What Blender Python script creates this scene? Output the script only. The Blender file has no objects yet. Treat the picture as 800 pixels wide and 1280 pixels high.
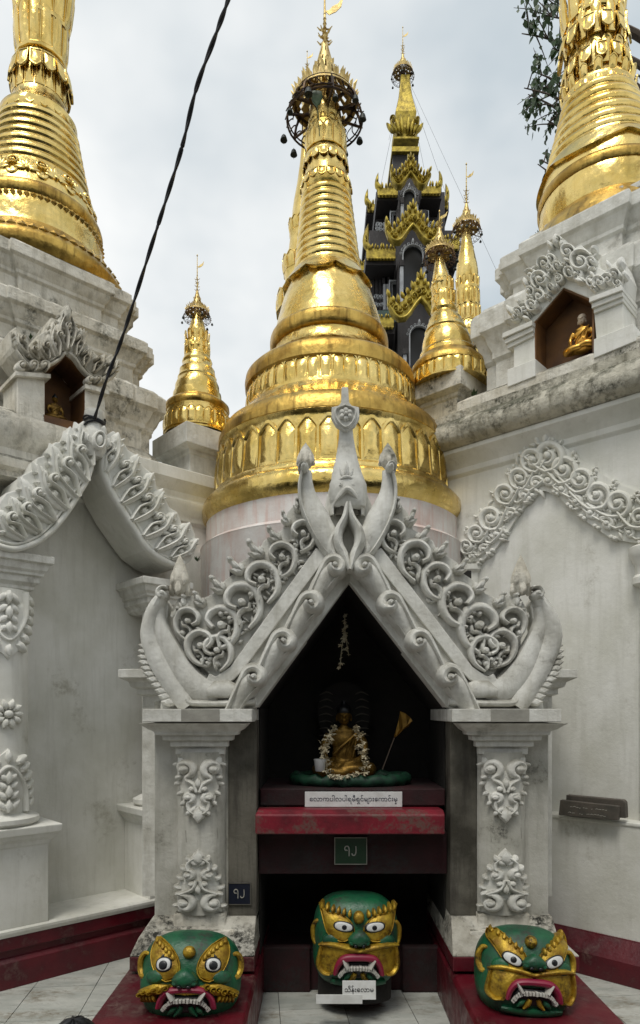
import bpy, bmesh, math, random
from mathutils import Vector, Matrix, noise
random.seed(7)
PI = math.pi
R_ = math.radians
S = bpy.context.scene
C = S.collection
# ------------------------------------------------------------------ camera
F, HZ, EYE = 840.0, 888.0, 1.55          # focal length and horizon in photo pixels, eye height in metres
CAM = Vector((0, 0, EYE))
cd = bpy.data.cameras.new('camera'); cam = bpy.data.objects.new('camera', cd); C.objects.link(cam)
cam.location = CAM; cam.rotation_euler = (R_(90), 0, 0)
cd.sensor_fit = 'VERTICAL'; cd.sensor_height = 36; cd.lens = F / 1280 * 36
cd.shift_y = (HZ - 640) / 1280; cd.clip_end = 3000; cd.clip_start = .05
S.camera = cam
# ------------------------------------------------------------------ sky and light: bright overcast
W = bpy.data.worlds.new('World'); S.world = W; W.use_nodes = True
wt = W.node_tree; wt.nodes.clear()
SUN_EL, SUN_AZ = 62, 200
def wn(t, **k):
    n = wt.nodes.new(t)
    for a, b in k.items(): setattr(n, a, b)
    return n
out = wn('ShaderNodeOutputWorld'); mixs = wn('ShaderNodeMixShader')
sky = wn('ShaderNodeTexSky', sky_type='NISHITA', sun_disc=False, sun_elevation=R_(SUN_EL), sun_rotation=R_(SUN_AZ), dust_density=3.0)
b1 = wn('ShaderNodeBackground'); b1.inputs[1].default_value = .11
b2 = wn('ShaderNodeBackground'); b2.inputs[1].default_value = 1.0
tc = wn('ShaderNodeTexCoord'); mp = wn('ShaderNodeMapping'); mp.inputs['Scale'].default_value = (1, 1, 1.6)
mp.inputs['Location'].default_value = (.35, .2, .1)
n1 = wn('ShaderNodeTexNoise'); n1.inputs['Scale'].default_value = 1.7; n1.inputs['Detail'].default_value = 5; n1.inputs['Roughness'].default_value = .5
cr = wn('ShaderNodeValToRGB'); cr.color_ramp.elements[0].position = .36; cr.color_ramp.elements[1].position = .58
cr.color_ramp.elements[0].color = (.47, .55, .60, 1); cr.color_ramp.elements[1].color = (.96, .97, .955, 1)
L = wt.links.new
L(tc.outputs['Generated'], mp.inputs[0]); L(mp.outputs[0], n1.inputs['Vector'])
sz = wn('ShaderNodeSeparateXYZ'); L(tc.outputs['Generated'], sz.inputs[0]); mz = wn('ShaderNodeMapRange'); mz.inputs[1].default_value = 0.; mz.inputs[2].default_value = .9; mz.inputs[3].default_value = .14; mz.inputs[4].default_value = -.05
L(sz.outputs[2], mz.inputs[0]); ad = wn('ShaderNodeMath', operation='ADD'); L(n1.outputs[0], ad.inputs[0]); L(mz.outputs[0], ad.inputs[1]); L(ad.outputs[0], cr.inputs[0])
L(cr.outputs[0], b2.inputs[0]); L(sky.outputs[0], b1.inputs[0]); mixs.inputs[0].default_value = .9
L(b1.outputs[0], mixs.inputs[1]); L(b2.outputs[0], mixs.inputs[2]); L(mixs.outputs[0], out.inputs[0])
sd = bpy.data.lights.new('sun', 'SUN'); sun = bpy.data.objects.new('sun', sd); C.objects.link(sun)
sd.energy = 1.4; sd.angle = R_(20); sd.color = (1, .96, .88)
# azimuth 0 = +Y, clockwise seen from above, same as sun_rotation
sv = Vector((math.sin(R_(SUN_AZ)) * math.cos(R_(SUN_EL)), math.cos(R_(SUN_AZ)) * math.cos(R_(SUN_EL)), math.sin(R_(SUN_EL))))
sun.rotation_euler = sv.to_track_quat('Z', 'Y').to_euler(); sun.location = (0, 0, 20)
S.view_settings.view_transform = 'Standard'; S.view_settings.look = 'None'; S.view_settings.exposure = .14; S.view_settings.gamma = 1
S.cycles.max_bounces = 8; S.cycles.diffuse_bounces = 4; S.cycles.glossy_bounces = 4
# ------------------------------------------------------------------ materials
def M_(name, base, rough=.6, metal=0., var=None, vscale=6., vlo=.4, vhi=.65, bump=.0, bscale=40., dirt=None, dscale=3., dlo=.55, dhi=.68,
       up=None, streak=None, spec=.5, stretch=(1, 1, 1), bump2=0., b2scale=9., rvar=0.):
    m = bpy.data.materials.new(name); m.use_nodes = True; nt = m.node_tree; nd = nt.nodes; lk = nt.links.new
    bs = nd['Principled BSDF']; bs.inputs['Roughness'].default_value = rough; bs.inputs['Metallic'].default_value = metal
    bs.inputs['Specular IOR Level'].default_value = spec
    t = nd.new('ShaderNodeNewGeometry'); mpg = nd.new('ShaderNodeMapping'); mpg.inputs['Scale'].default_value = stretch
    lk(t.outputs['Position'], mpg.inputs[0]); P = mpg.outputs[0]
    def noi(sc, det=6, r=.6, vec=None):
        n = nd.new('ShaderNodeTexNoise'); n.inputs['Scale'].default_value = sc; n.inputs['Detail'].default_value = det; n.inputs['Roughness'].default_value = r
        lk(vec or P, n.inputs['Vector']); return n.outputs[0]
    def rng(v, a, b, c=0., d=1.):
        n = nd.new('ShaderNodeMapRange'); n.inputs[1].default_value = a; n.inputs[2].default_value = b; n.inputs[3].default_value = c; n.inputs[4].default_value = d
        lk(v, n.inputs[0]); return n.outputs[0]
    def mix(f, a, b):
        n = nd.new('ShaderNodeMix'); n.data_type = 'RGBA'
        lk(f, n.inputs[0])
        for i, x in ((6, a), (7, b)):
            if isinstance(x, tuple): n.inputs[i].default_value = (*x, 1)
            else: lk(x, n.inputs[i])
        return n.outputs[2]
    def mul(a, b):
        n = nd.new('ShaderNodeMath'); n.operation = 'MULTIPLY'; lk(a, n.inputs[0])
        if isinstance(b, (int, float)): n.inputs[1].default_value = b
        else: lk(b, n.inputs[1])
        return n.outputs[0]
    col = base
    if var: col = mix(rng(noi(vscale), vlo, vhi), col, var)
    if dirt: col = mix(mul(rng(noi(dscale, 9, .72), dlo, dhi), rng(noi(dscale * 9, 5, .7), .38, .55)), col, dirt)
    if streak:      # rain streaks: noise drawn out along z
        m2 = nd.new('ShaderNodeMapping'); m2.inputs['Scale'].default_value = (9, 9, .9); lk(t.outputs['Position'], m2.inputs[0])
        col = mix(mul(rng(noi(2.2, 6, .65, m2.outputs[0]), .5, .72), streak[1]), col, streak[0])
    if up:          # grime settles on ledges that face up
        s = nd.new('ShaderNodeSeparateXYZ'); lk(t.outputs['Normal'], s.inputs[0])
        col = mix(mul(rng(s.outputs[2], .25, .8), rng(noi(7, 7, .75), .40, .56)), col, up)
    if isinstance(col, tuple): bs.inputs['Base Color'].default_value = (*col, 1)
    else: lk(col, bs.inputs['Base Color'])
    if rvar: lk(rng(noi(14, 4), .35, .65, rough - rvar, rough + rvar), bs.inputs['Roughness'])
    if bump:
        b = nd.new('ShaderNodeBump'); b.inputs['Strength'].default_value = 1; b.inputs['Distance'].default_value = bump; lk(noi(bscale, 5), b.inputs['Height'])
        if bump2:
            c = nd.new('ShaderNodeBump'); c.inputs['Strength'].default_value = 1; c.inputs['Distance'].default_value = bump2; lk(noi(b2scale, 2), c.inputs['Height']); lk(b.outputs[0], c.inputs['Normal']); b = c
        lk(b.outputs[0], bs.inputs['Normal'])
    return m
GOLD = M_('gold_leaf', (.80, .61, .23), .22, 1, var=(.60, .42, .11), vscale=4, bump=.0022, bscale=38, bump2=.014, b2scale=6, streak=((.40, .26, .08), .35), dirt=(.26, .15, .035), dscale=5, dlo=.56, dhi=.8, rvar=.10)
GOLD2 = M_('gold_leaf_grimy', (.62, .42, .11), .38, 1, var=(.34, .21, .05), vscale=6, bump=.003, bscale=40, bump2=.006, streak=((.12, .07, .02), .9), rvar=.1)
PALEGOLD = M_('pale_gilding', (.72, .56, .24), .45, .8, var=(.45, .32, .12), vscale=20, bump=.002, bscale=60)
YGOLD = M_('yellow_gilded_wood', (.50, .38, .06), .45, .55, var=(.22, .16, .025), vscale=9, bump=.006, bscale=18)
BRONZE = M_('dark_bronze', (.035, .022, .02), .5, .6, var=(.20, .12, .05), vscale=14, vlo=.45, vhi=.7)
BELL = M_('bell_iron', (.02, .024, .02), .5, .4)
WHITE = M_('whitewash', (.78, .775, .73), .78, var=(.64, .635, .57), vscale=2.4, bump=.0015, bscale=55, bump2=.0025, b2scale=10, streak=((.50, .49, .43), .4), dirt=(.40, .38, .31), dscale=2.6, dlo=.57, dhi=.72, spec=.25)
WORN = M_('worn_whitewash', (.72, .715, .67), .8, var=(.54, .53, .48), vscale=8, bump=.003, bscale=50, bump2=.0035, b2scale=22, dirt=(.16, .15, .13), dscale=4, dlo=.60, dhi=.74, up=(.30, .29, .25), streak=((.36, .34, .28), .45), spec=.2)
MOULD = M_('mouldy_whitewash', (.74, .71, .63), .85, var=(.54, .50, .41), vscale=5, bump=.006, bscale=45, bump2=.008, b2scale=10, dirt=(.08, .08, .06), dscale=3, dlo=.52, dhi=.64, up=(.16, .155, .125), streak=((.28, .26, .21), .7), spec=.2)
MOULD2 = M_('lichen_blackened_plaster', (.60, .57, .48), .9, var=(.40, .38, .31), vscale=6, bump=.010, bscale=35, bump2=.012, b2scale=8, dirt=(.05, .05, .035), dscale=3.5, dlo=.49, dhi=.62, up=(.12, .12, .09), streak=((.16, .15, .11), .8), spec=.2)
BLOTCH = M_('blotched_plaster', (.52, .50, .44), .85, var=(.32, .30, .25), vscale=7, bump=.008, bscale=40, dirt=(.03, .03, .025), dscale=5, dlo=.46, dhi=.58, spec=.2)
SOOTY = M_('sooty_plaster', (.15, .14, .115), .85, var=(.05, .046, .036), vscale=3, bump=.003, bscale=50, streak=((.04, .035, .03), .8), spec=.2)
STEM = M_('stained_pier_plaster', (.54, .53, .48), .8, var=(.38, .37, .32), vscale=5, bump=.003, bscale=50, streak=((.30, .29, .25), .6), dirt=(.05, .05, .045), dscale=5, dlo=.58, dhi=.70, spec=.2)
PATCH = M_('grey_cement_patch', (.33, .32, .28), .85, var=(.26, .25, .22), vscale=12, bump=.002, bscale=60)
MARBLE = M_('pink_stained_marble', (.80, .775, .75), .45, var=(.62, .50, .46), vscale=3, streak=((.62, .36, .29), .6), bump=.002, bscale=50)
RED = M_('red_gloss_paint', (.105, .005, .012), .45, var=(.055, .004, .009), vscale=5, bump=.002, bscale=40, dirt=(.13, .07, .06), dscale=5, dlo=.54, dhi=.66, rvar=.15)
REDW = M_('worn_red_paint', (.19, .007, .019), .5, var=(.09, .006, .012), vscale=7, bump=.003, bscale=40, dirt=(.12, .06, .05), dscale=5, dlo=.5, dhi=.56)
REDD = M_('shaded_dark_red_paint', (.032, .004, .006), .8, var=(.014, .005, .005), vscale=6, bump=.003, bscale=40, dirt=(.02, .015, .015), dscale=5, dlo=.48, dhi=.6)  # red lowered in colour to carry the shade around the altar
TILE = M_('marble_floor_tile', (.52, .53, .49), .38, var=(.36, .38, .35), vscale=4, stretch=(1, 2.2, 1), dirt=(.20, .17, .12), dscale=3, dlo=.5, dhi=.66, bump=.001, rvar=.12)
GROUT = M_('grey_floor_grout', (.10, .10, .095), .9)
DARKIN = M_('recess_shade_black', (.016, .014, .011), .85, var=(.007, .006, .005), vscale=4, bump=.003)  # shade of the recess put into a near-black colour
NICHE = M_('ochre_niche_paint', (.17, .075, .018), .7, var=(.07, .03, .01), vscale=4)
GREEN = M_('green_gloss_paint', (.009, .105, .042), .45, var=(.006, .06, .03), vscale=9, bump=.003, bscale=45, dirt=(.03, .035, .025), dscale=7, dlo=.5, dhi=.62, rvar=.12)
MGOLD = M_('gold_paint', (.50, .33, .03), .42, .5, var=(.24, .13, .012), vscale=18, bump=.004, bscale=60, dirt=(.05, .03, .01), dscale=8, dlo=.52, dhi=.64)
SHADEGOLD = M_('shade_dimmed_gilding', (.30, .175, .035), .45, .75, var=(.16, .09, .02), vscale=25, bump=.002, bscale=80)  # gilding darkened in colour for the gloom around the figures
LIP = M_('crimson_lip_paint', (.25, .010, .04), .45, var=(.2, .01, .04), vscale=10)
TEETH = M_('white_tooth_paint', (.48, .48, .44), .6, var=(.42, .40, .36), vscale=20)
EYEW = M_('white_eye_paint', (.60, .61, .60), .4)
BLACK = M_('black_paint', (.008, .009, .010), .35)
WOODK = M_('black_stained_wood', (.018, .016, .017), .6, var=(.03, .024, .024), vscale=3, stretch=(6, 6, 1), bump=.01, bscale=10)
SILVER = M_('silver_grey_trim_paint', (.50, .52, .54), .55, var=(.36, .37, .39), vscale=6)
ROOFG = M_('green_tin_roof', (.03, .07, .055), .6, var=(.02, .04, .035), vscale=5)
STATUE = M_('lacquered_gold_statue', (.80, .46, .10), .3, .9, var=(.5, .25, .04), vscale=12)
FLOWER = M_('cream_flower_petal', (.55, .50, .36), .7, var=(.40, .33, .2), vscale=25)
SIGNW = M_('white_enamel_sign', (.72, .73, .72), .4, var=(.6, .6, .58), vscale=14)
SIGNG = M_('dark_green_enamel', (.010, .045, .018), .4, var=(.02, .05, .025), vscale=20)
SIGNB = M_('navy_enamel', (.008, .010, .022), .4)
INK = M_('faded_ink', (.07, .075, .10), .6)
CABLE = M_('black_cable_rubber', (.012, .013, .018), .5)
LEAFM = M_('bodhi_leaf', (.035, .075, .018), .5, var=(.02, .045, .012), vscale=8)
BARK = M_('brown_bark', (.10, .075, .055), .85, var=(.06, .045, .035), vscale=12)
SLATE = M_('dark_brown_stone', (.10, .085, .07), .6, var=(.065, .06, .05), vscale=15, bump=.002)
SKIN = M_('brown_skin', (.28, .15, .09), .55)
HAIR = M_('black_hair', (.006, .006, .007), .45)
CLOTH = M_('navy_shirt', (.03, .04, .09), .8)
FACEW = M_('pale_face_paint', (.6, .5, .38), .5)
WICK = M_('clear_grey_plastic', (.45, .46, .46), .25)
# ------------------------------------------------------------------ object helpers
WL = {}
def origin(o): return WL.get(o.name, Vector((0, 0, 0)))
def thing(name, label, cat, loc=(0, 0, 0), group=None):
    o = bpy.data.objects.new(name, None); C.objects.link(o); o.empty_display_size = .1
    o.location = loc; o['label'] = label; o['category'] = cat
    if group: o['group'] = group
    WL[o.name] = Vector(loc); return o
def tag(o, label, cat, group=None):
    o['label'] = label; o['category'] = cat
    if group: o['group'] = group
    return o
class MB:
    def __init__(s): s.v = []; s.f = []
    def add(s, v, f):
        k = len(s.v); s.v += [Vector(p) for p in v]; s.f += [tuple(i + k for i in q) for q in f]; return s
    def mesh(s, name, mat, o=Vector((0, 0, 0)), smooth=True, fix=True):
        me = bpy.data.meshes.new(name); me.from_pydata([p - o for p in s.v], [], s.f); me.materials.append(mat)
        if fix:
            bm = bmesh.new(); bm.from_mesh(me); bmesh.ops.remove_doubles(bm, verts=bm.verts, dist=1e-5)
            bmesh.ops.recalc_face_normals(bm, faces=bm.faces); bm.to_mesh(me); bm.free()
        if smooth:
            me.shade_smooth()
            try: me.set_sharp_from_angle(angle=R_(smooth if smooth is not True else 38))
            except Exception: pass
        return me
    def build(s, name, mat, parent=None, smooth=True, kind=None, bevel=0, fix=True, label=None):
        o = Vector((0, 0, 0)) if parent is None else origin(parent)
        if parent is None and s.v:
            xs = [p.x for p in s.v]; ys = [p.y for p in s.v]; zs = [p.z for p in s.v]
            o = Vector(((min(xs) + max(xs)) / 2, (min(ys) + max(ys)) / 2, min(zs)))
        ob = bpy.data.objects.new(name, s.mesh(name, mat, o, smooth, fix)); C.objects.link(ob)
        if parent is not None: ob.parent = parent; WL[ob.name] = o
        else: ob.location = o; WL[ob.name] = o
        if kind: ob['kind'] = kind
        if label: ob['label'] = label
        if bevel:
            b = ob.modifiers.new('bevel', 'BEVEL'); b.width = bevel; b.segments = 2; b.limit_method = 'ANGLE'; b.angle_limit = R_(40)
        return ob
def inst(me, name, mw, parent):
    """one object of a shared mesh, placed by a world matrix, child of parent"""
    ob = bpy.data.objects.new(name, me); C.objects.link(ob)
    if parent is not None: ob.parent = parent
    o = origin(parent) if parent is not None else Vector((0, 0, 0))
    ob.matrix_local = Matrix.Translation(-o) @ mw
    WL[ob.name] = mw.translation.copy(); return ob
def box(m, x0, x1, y0, y1, z0, z1):
    v = [(x, y, z) for x in (x0, x1) for y in (y0, y1) for z in (z0, z1)]
    return m.add(v, [(0, 1, 3, 2), (4, 6, 7, 5), (0, 4, 5, 1), (2, 3, 7, 6), (0, 2, 6, 4), (1, 5, 7, 3)])
def obox(m, p, ax, ay, az):      # box from corner p and three edge vectors
    p, ax, ay, az = map(Vector, (p, ax, ay, az))
    v = [p + ax * i + ay * j + az * k for i in (0, 1) for j in (0, 1) for k in (0, 1)]
    return m.add(v, [(0, 1, 3, 2), (4, 6, 7, 5), (0, 4, 5, 1), (2, 3, 7, 6), (0, 2, 6, 4), (1, 5, 7, 3)])
def lathe(m, c, prof, n=64, lean=(0, 0), z0=0, wob=0, a0=0, a1=2 * PI, cap=True):
    """prof: list of (r, z) world heights; lean: dx,dy per metre above z0"""
    full = abs(a1 - a0 - 2 * PI) < 1e-4; nn = n if full else n + 1; v = []; f = []
    for r, z in prof:
        for i in range(nn):
            a = a0 + (a1 - a0) * i / n
            rr = r * (1 + (wob * noise.noise(Vector((math.cos(a) * 2.3, math.sin(a) * 2.3, z * 3))) if wob else 0))
            v.append((c[0] + lean[0] * (z - z0) + rr * math.cos(a), c[1] + lean[1] * (z - z0) + rr * math.sin(a), z))
    for j in range(len(prof) - 1):
        for i in range(n):
            k = (i + 1) % nn
            f.append((j * nn + i, j * nn + k, (j + 1) * nn + k, (j + 1) * nn + i))
    if cap and full:
        if prof[0][0] > 1e-4: f.append(tuple(range(nn - 1, -1, -1)))
        if prof[-1][0] > 1e-4: f.append(tuple((len(prof) - 1) * nn + i for i in range(nn)))
    return m.add(v, f)
def tube(m, pts, rad, n=8, flat=None, caps=True, squash=1.0):
    """round tube through points; rad number or list; squash flattens along axis 'flat'"""
    pts = [Vector(p) for p in pts]; N = len(pts)
    if not isinstance(rad, (list, tuple)): rad = [rad] * N
    v = []; f = []; up = None
    for i, p in enumerate(pts):
        t = (pts[min(i + 1, N - 1)] - pts[max(i - 1, 0)]).normalized()
        if up is None: up = Vector((0, 0, 1)) if abs(t.z) < .9 else Vector((0, 1, 0))
        a = t.cross(up)
        if a.length < 1e-5: a = t.orthogonal()
        a.normalize(); b = a.cross(t).normalized(); up = b
        for k in range(n):
            q = a * math.cos(2 * PI * k / n) + b * math.sin(2 * PI * k / n)
            q *= rad[i]
            if flat is not None: fl = Vector(flat); q = q - fl * q.dot(fl) * (1 - squash)
            v.append(p + q)
    for i in range(N - 1):
        for k in range(n):
            f.append((i * n + k, i * n + (k + 1) % n, (i + 1) * n + (k + 1) % n, (i + 1) * n + k))
    if caps: f.append(tuple(range(n))[::-1]); f.append(tuple((N - 1) * n + k for k in range(n)))
    return m.add(v, f)
def loft(m, rings, caps=True):
    n = len(rings[0]); v = [p for r in rings for p in r]; f = []
    for j in range(len(rings) - 1):
        for i in range(n): f.append((j * n + i, j * n + (i + 1) % n, (j + 1) * n + (i + 1) % n, (j + 1) * n + i))
    if caps: f.append(tuple(range(n))[::-1]); f.append(tuple((len(rings) - 1) * n + i for i in range(n)))
    return m.add(v, f)
def offs(poly, d):
    """offset a counter-clockwise 2D polygon outward by d"""
    n = len(poly); out = []
    for i in range(n):
        p0, p1, p2 = Vector(poly[i - 1]), Vector(poly[i]), Vector(poly[(i + 1) % n])
        e1 = (p1 - p0).normalized(); e2 = (p2 - p1).normalized()
        n1 = Vector((e1.y, -e1.x)); n2 = Vector((e2.y, -e2.x)); k = 1 + n1.dot(n2)
        out.append(p1 + (n1 + n2) * (d / max(k, .3)))
    return out
def mould(m, fr, poly, prof):
    """stack of offset polygons: prof = [(offset, z)]; fr maps (a, b, z) to world"""
    return loft(m, [[fr(q.x, q.y, z) for q in offs(poly, d)] for d, z in prof])
def catmull(pts, k=6):
    pts = [Vector(p) for p in pts]; o = []
    for i in range(len(pts) - 1):
        p0 = pts[max(i - 1, 0)]; p1 = pts[i]; p2 = pts[i + 1]; p3 = pts[min(i + 2, len(pts) - 1)]
        for j in range(k):
            t = j / k
            o.append(.5 * ((2 * p1) + (p2 - p0) * t + (2 * p0 - 5 * p1 + 4 * p2 - p3) * t * t + (3 * p1 - p0 - 3 * p2 + p3) * t ** 3))
    o.append(pts[-1]); return o
def interp(xs, t):
    t = max(0, min(1, t)) * (len(xs) - 1); i = min(int(t), len(xs) - 2); return xs[i] + (xs[i + 1] - xs[i]) * (t - i)
# ------- relief pieces. surf(x, y, h) maps drawing coordinates and height to the world
HK = 1.0      # relief depth multiplier
JIT = [0.]    # hand made irregularity
def ribbon(m, sf, pts, wid, h, base=0., k=6, sm=5, groove=False):
    """raised rounded strip; wid list of half widths along it"""
    JIT[0] += 1.37; jo = JIT[0]; P = catmull([Vector((p[0], p[1])) for p in pts], sm) if sm else [Vector(p[:2]) for p in pts]; N = len(P); rings = []
    hs = [q * HK for q in (h if isinstance(h, (list, tuple)) else [h, h])]
    for i, p in enumerate(P):
        t = P[min(i + 1, N - 1)] - P[max(i - 1, 0)]
        if t.length < 1e-9: t = Vector((1, 0))
        t.normalize(); q = Vector((-t.y, t.x)); nz = noise.noise(Vector((i * .09, jo, 0))) if N > 6 else 0; w = interp(wid, i / (N - 1)) * (1 + .12 * nz); hh = interp(hs, i / (N - 1)) * (1 + .16 * nz); r = []
        for j in range(k + 1):
            a = PI * j / k; hv = math.sin(a) ** .6 if 0 < j < k else 0
            if groove and j == k // 2: hv *= .55
            c = p + q * (w * math.cos(a)); r.append(sf(c.x, c.y, base + hh * hv))
        c = p + q * -w; r.append(sf(c.x, c.y, base - .012)); c = p + q * w; r.append(sf(c.x, c.y, base - .012))
        rings.append(r)
    return loft(m, rings)
def spiral(cx, cy, r, turns, a_end, d=1, r1=.22, n=None, tail=None):
    """points from the tail into the eye; a_end = angle of the outer start, d = winding sense"""
    n = n or int(14 * turns) + 3; o = list(tail or [])
    for i in range(n):
        t = i / (n - 1); a = a_end + d * 2 * PI * turns * t; rr = r * (1 - t * (1 - r1)); o.append((cx + rr * math.cos(a), cy + rr * math.sin(a)))
    return o
def dome(m, sf, outline, h, base=0., c=None, steps=((1, 0), (.9, .55), (.68, .88), (.35, 1.)), skirt=.012):
    if c is None: c = (sum(p[0] for p in outline) / len(outline), sum(p[1] for p in outline) / len(outline))
    h = h * HK; rings = [[sf(p[0], p[1], base - skirt) for p in outline]]
    for s, k in steps: rings.append([sf(c[0] + (p[0] - c[0]) * s, c[1] + (p[1] - c[1]) * s, base + h * k) for p in outline])
    return loft(m, rings)
def disc(cx, cy, rx, ry=None, n=12, a0=0):
    ry = ry or rx; return [(cx + rx * math.cos(2 * PI * i / n + a0), cy + ry * math.sin(2 * PI * i / n + a0)) for i in range(n)]
def leaf(cx, cy, L_, w, a, bend=0., n=5, lobes=0):
    """leaf outline from its base at cx,cy pointing along angle a"""
    o = []; 
    for s in (1, -1):
        rng_ = range(n + 1) if s == 1 else range(n - 1, 0, -1)
        for i in rng_:
            t = i / n; ww = w * math.sin(PI * min(1, t * .95 + .05)) ** .8 * (1 - .25 * t)
            if lobes and i % 2: ww *= 1.25
            x = L_ * t; y = s * ww + bend * L_ * t * t
            o.append((cx + x * math.cos(a) - y * math.sin(a), cy + x * math.sin(a) + y * math.cos(a)))
    return o
def slab(m, sf, outline, h0, h1):
    n = len(outline); v = [sf(p[0], p[1], h) for h in (h0, h1) for p in outline]
    f = [tuple(range(n))[::-1], tuple(range(n, 2 * n))] + [(i, (i + 1) % n, n + (i + 1) % n, n + i) for i in range(n)]
    return m.add(v, f)
def plane_px(P0, nrm, base=0.):
    """drawing coordinates are photograph pixels, heights metres off a real plane through P0"""
    P0 = Vector(P0); nrm = Vector(nrm).normalized(); k = nrm.dot(P0 - CAM)
    def s(px, py, h=0.):
        d = Vector(((px - 400) / F, 1, (HZ - py) / F)); return CAM + d * (k / nrm.dot(d)) + nrm * (h + base)
    return s
def P(px, py, Y): return Vector(((px - 400) * Y / F, Y, EYE + (HZ - py) * Y / F))
def flower(m, sf, cx, cy, r, h, n=5, base=0., a0=0.):
    for i in range(n):
        a = a0 + 2 * PI * i / n; dome(m, sf, disc(cx + .58 * r * math.cos(a), cy + .58 * r * math.sin(a), .42 * r, n=8), h * .75, base)
    dome(m, sf, disc(cx, cy, .3 * r, n=8), h * 1.15, base)
def scroll(m, sf, cx, cy, r, a0, d, w, h, turns=1.15, tail=None, base=0., ball=True):
    ribbon(m, sf, spiral(cx, cy, r, turns, a0, d, .25, tail=tail), [w * .5, w, w, w * .8, w * .6], h, base, k=6, sm=2)
    if ball: dome(m, sf, disc(cx, cy, max(w * 1.25, r * .3), n=10), h * 1.25, base)
def xf(sf, M2):      # drawing coordinates transformed: M2(x, y) -> (x, y)
    def s(x, y, h=0.):
        q = M2(x, y); return sf(q[0], q[1], h)
    return s
# ================================================================== SETTING
m = MB(); box(m, -60, 60, -60, 400, -.30, -.008); g = m.build('ground', GROUT, smooth=False); g['kind'] = 'structure'
# marble floor tiles, each one a piece of the floor
tm = []
for k in range(3):
    t = MB(); box(t, -.168, .168, -.208, .208, -.007, 0); me = t.mesh('tile', TILE, smooth=False); tm.append(me)
fl = MB(); box(fl, -3.2, 3.2, .2, 4.6, -.0075, -.0062); floor = fl.build('floor', GROUT, smooth=False); floor['kind'] = 'structure'
WL[floor.name] = floor.location.copy()
ang = R_(5.5); ca, sa = math.cos(ang), math.sin(ang)
for i in range(-10, 11):
    for j in range(-7, 5):
        x = -.02 + i * .34 * ca - j * .42 * sa; y = 3.28 + i * .34 * sa + j * .42 * ca
        if abs(x) > 2.5 or y > 4.35 or y < .9: continue
        if abs(x) > .55 * y + .4: continue
        inst(tm[0], 'tile', Matrix.Translation((x, y, random.uniform(-.001, .0012))) @ Matrix.Rotation(ang + random.uniform(-.004, .004), 4, 'Z'), floor)
# unseen hall added behind the camera to shade the court and darken gilt reflections
pv = thing('added_shade_hall', 'unseen dark roofed hall added behind the camera to shade the court', 'added_shade_hall', (0, -6, 0))
m = MB(); box(m, -14, 14, -12, -1.9, 3.2, 3.6); m.build('ceiling', WOODK, pv, smooth=False)
m = MB(); loft(m, [[Vector((-15, -1.4, 3.61)), Vector((15, -1.4, 3.61)), Vector((15, -12, 3.61)), Vector((-15, -12, 3.61))], [Vector((-13, -8.3, 5.6)), Vector((13, -8.3, 5.6)), Vector((13, -8.6, 5.6)), Vector((-13, -8.6, 5.6))]]); m.build('roof', ROOFG, pv, smooth=False)
m = MB(); box(m, -14, 14, -12.2, -12, 0, 3.4); m.build('wall', SOOTY, pv, smooth=False)
pm = MB(); lathe(pm, (0, 0), [(.2, 0), (.2, .3), (.15, .34), (.15, 2.9), (.2, 3.0), (.2, 3.2)], 20); pme = pm.mesh('column', WORN)
for i in range(8): inst(pme, 'column', Matrix.Translation((-12.3 + i * 3.5, -2.6, 0)), pv)
# ================================================================== LEFT AND RIGHT TERRACES
LC, LN, LU = Vector((-2.077, 4.837)), Vector((.678, -.735)), Vector((.735, .678))
RC, RN, RU = Vector((2.10, 4.894)), Vector((-.683, -.73)), Vector((.73, -.683))
def frL(a, b, z): return Vector((LC.x + a * LN.x + b * LU.x, LC.y + a * LN.y + b * LU.y, z))
def frR(a, b, z): return Vector((RC.x + a * RN.x + b * RU.x, RC.y + a * RN.y + b * RU.y, z))
def plL(a, h=0.): return plane_px(frL(a, 0, 0), (LN.x, LN.y, 0), h)
def plR(a, h=0.): return plane_px(frR(a, 0, 0), (RN.x, RN.y, 0), h)
def rect(a0, a1, b0, b1): return [(a0, b0), (a1, b0), (a1, b1), (a0, b1)]
def redent(s, w=.45, k1=.88, w2=.66, k2=.78):
    q = [(s, -w * s), (s, w * s), (k1 * s, w * s), (k1 * s, w2 * s), (k2 * s, w2 * s), (k2 * s, k2 * s)]
    pts = []
    base = [(s, w * s), (k1 * s, w * s), (k1 * s, w2 * s), (k2 * s, w2 * s), (k2 * s, k2 * s), (w2 * s, k2 * s), (w2 * s, k1 * s), (w * s, k1 * s), (w * s, s)]
    for r in range(4):
        for x, y in base:
            for _ in range(r): x, y = -y, x
            pts.append((x, y))
    return pts
# ---- left terrace
lt = thing('stupa_terrace', 'whitewashed stepped terrace with red foot band carrying the gold stupa at the left edge', 'terrace', frL(0, 0, 0))
m = MB(); mould(m, frL, rect(-1.2, 1.05, -4.2, 1.0), [(0, 0), (0, .145), (-.02, .165), (-.03, .17), (-.03, .205), (0, .215), (0, .287)]); m.build('foot_band', RED, lt, smooth=False, bevel=.004)
m = MB(); mould(m, frL, rect(-1.2, 1.05, -4.2, 1.0), [(.004, .289), (.012, .31), (.012, .325), (0, .335)]); m.build('ledge', WHITE, lt, smooth=False)
m = MB(); mould(m, frL, rect(-1.2, .70, -4.2, 1.32), [(0, .33), (0, 2.9), (.02, 2.92), (.02, 2.97), (.05, 3.03), (.05, 3.06), (.03, 3.08), (.03, 3.12), (.07, 3.17), (.085, 3.19), (.085, 3.27), (.05, 3.285)]); m.build('wall', WHITE, lt, smooth=30, bevel=.004)  # wall length extended out of view to darken the court
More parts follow.
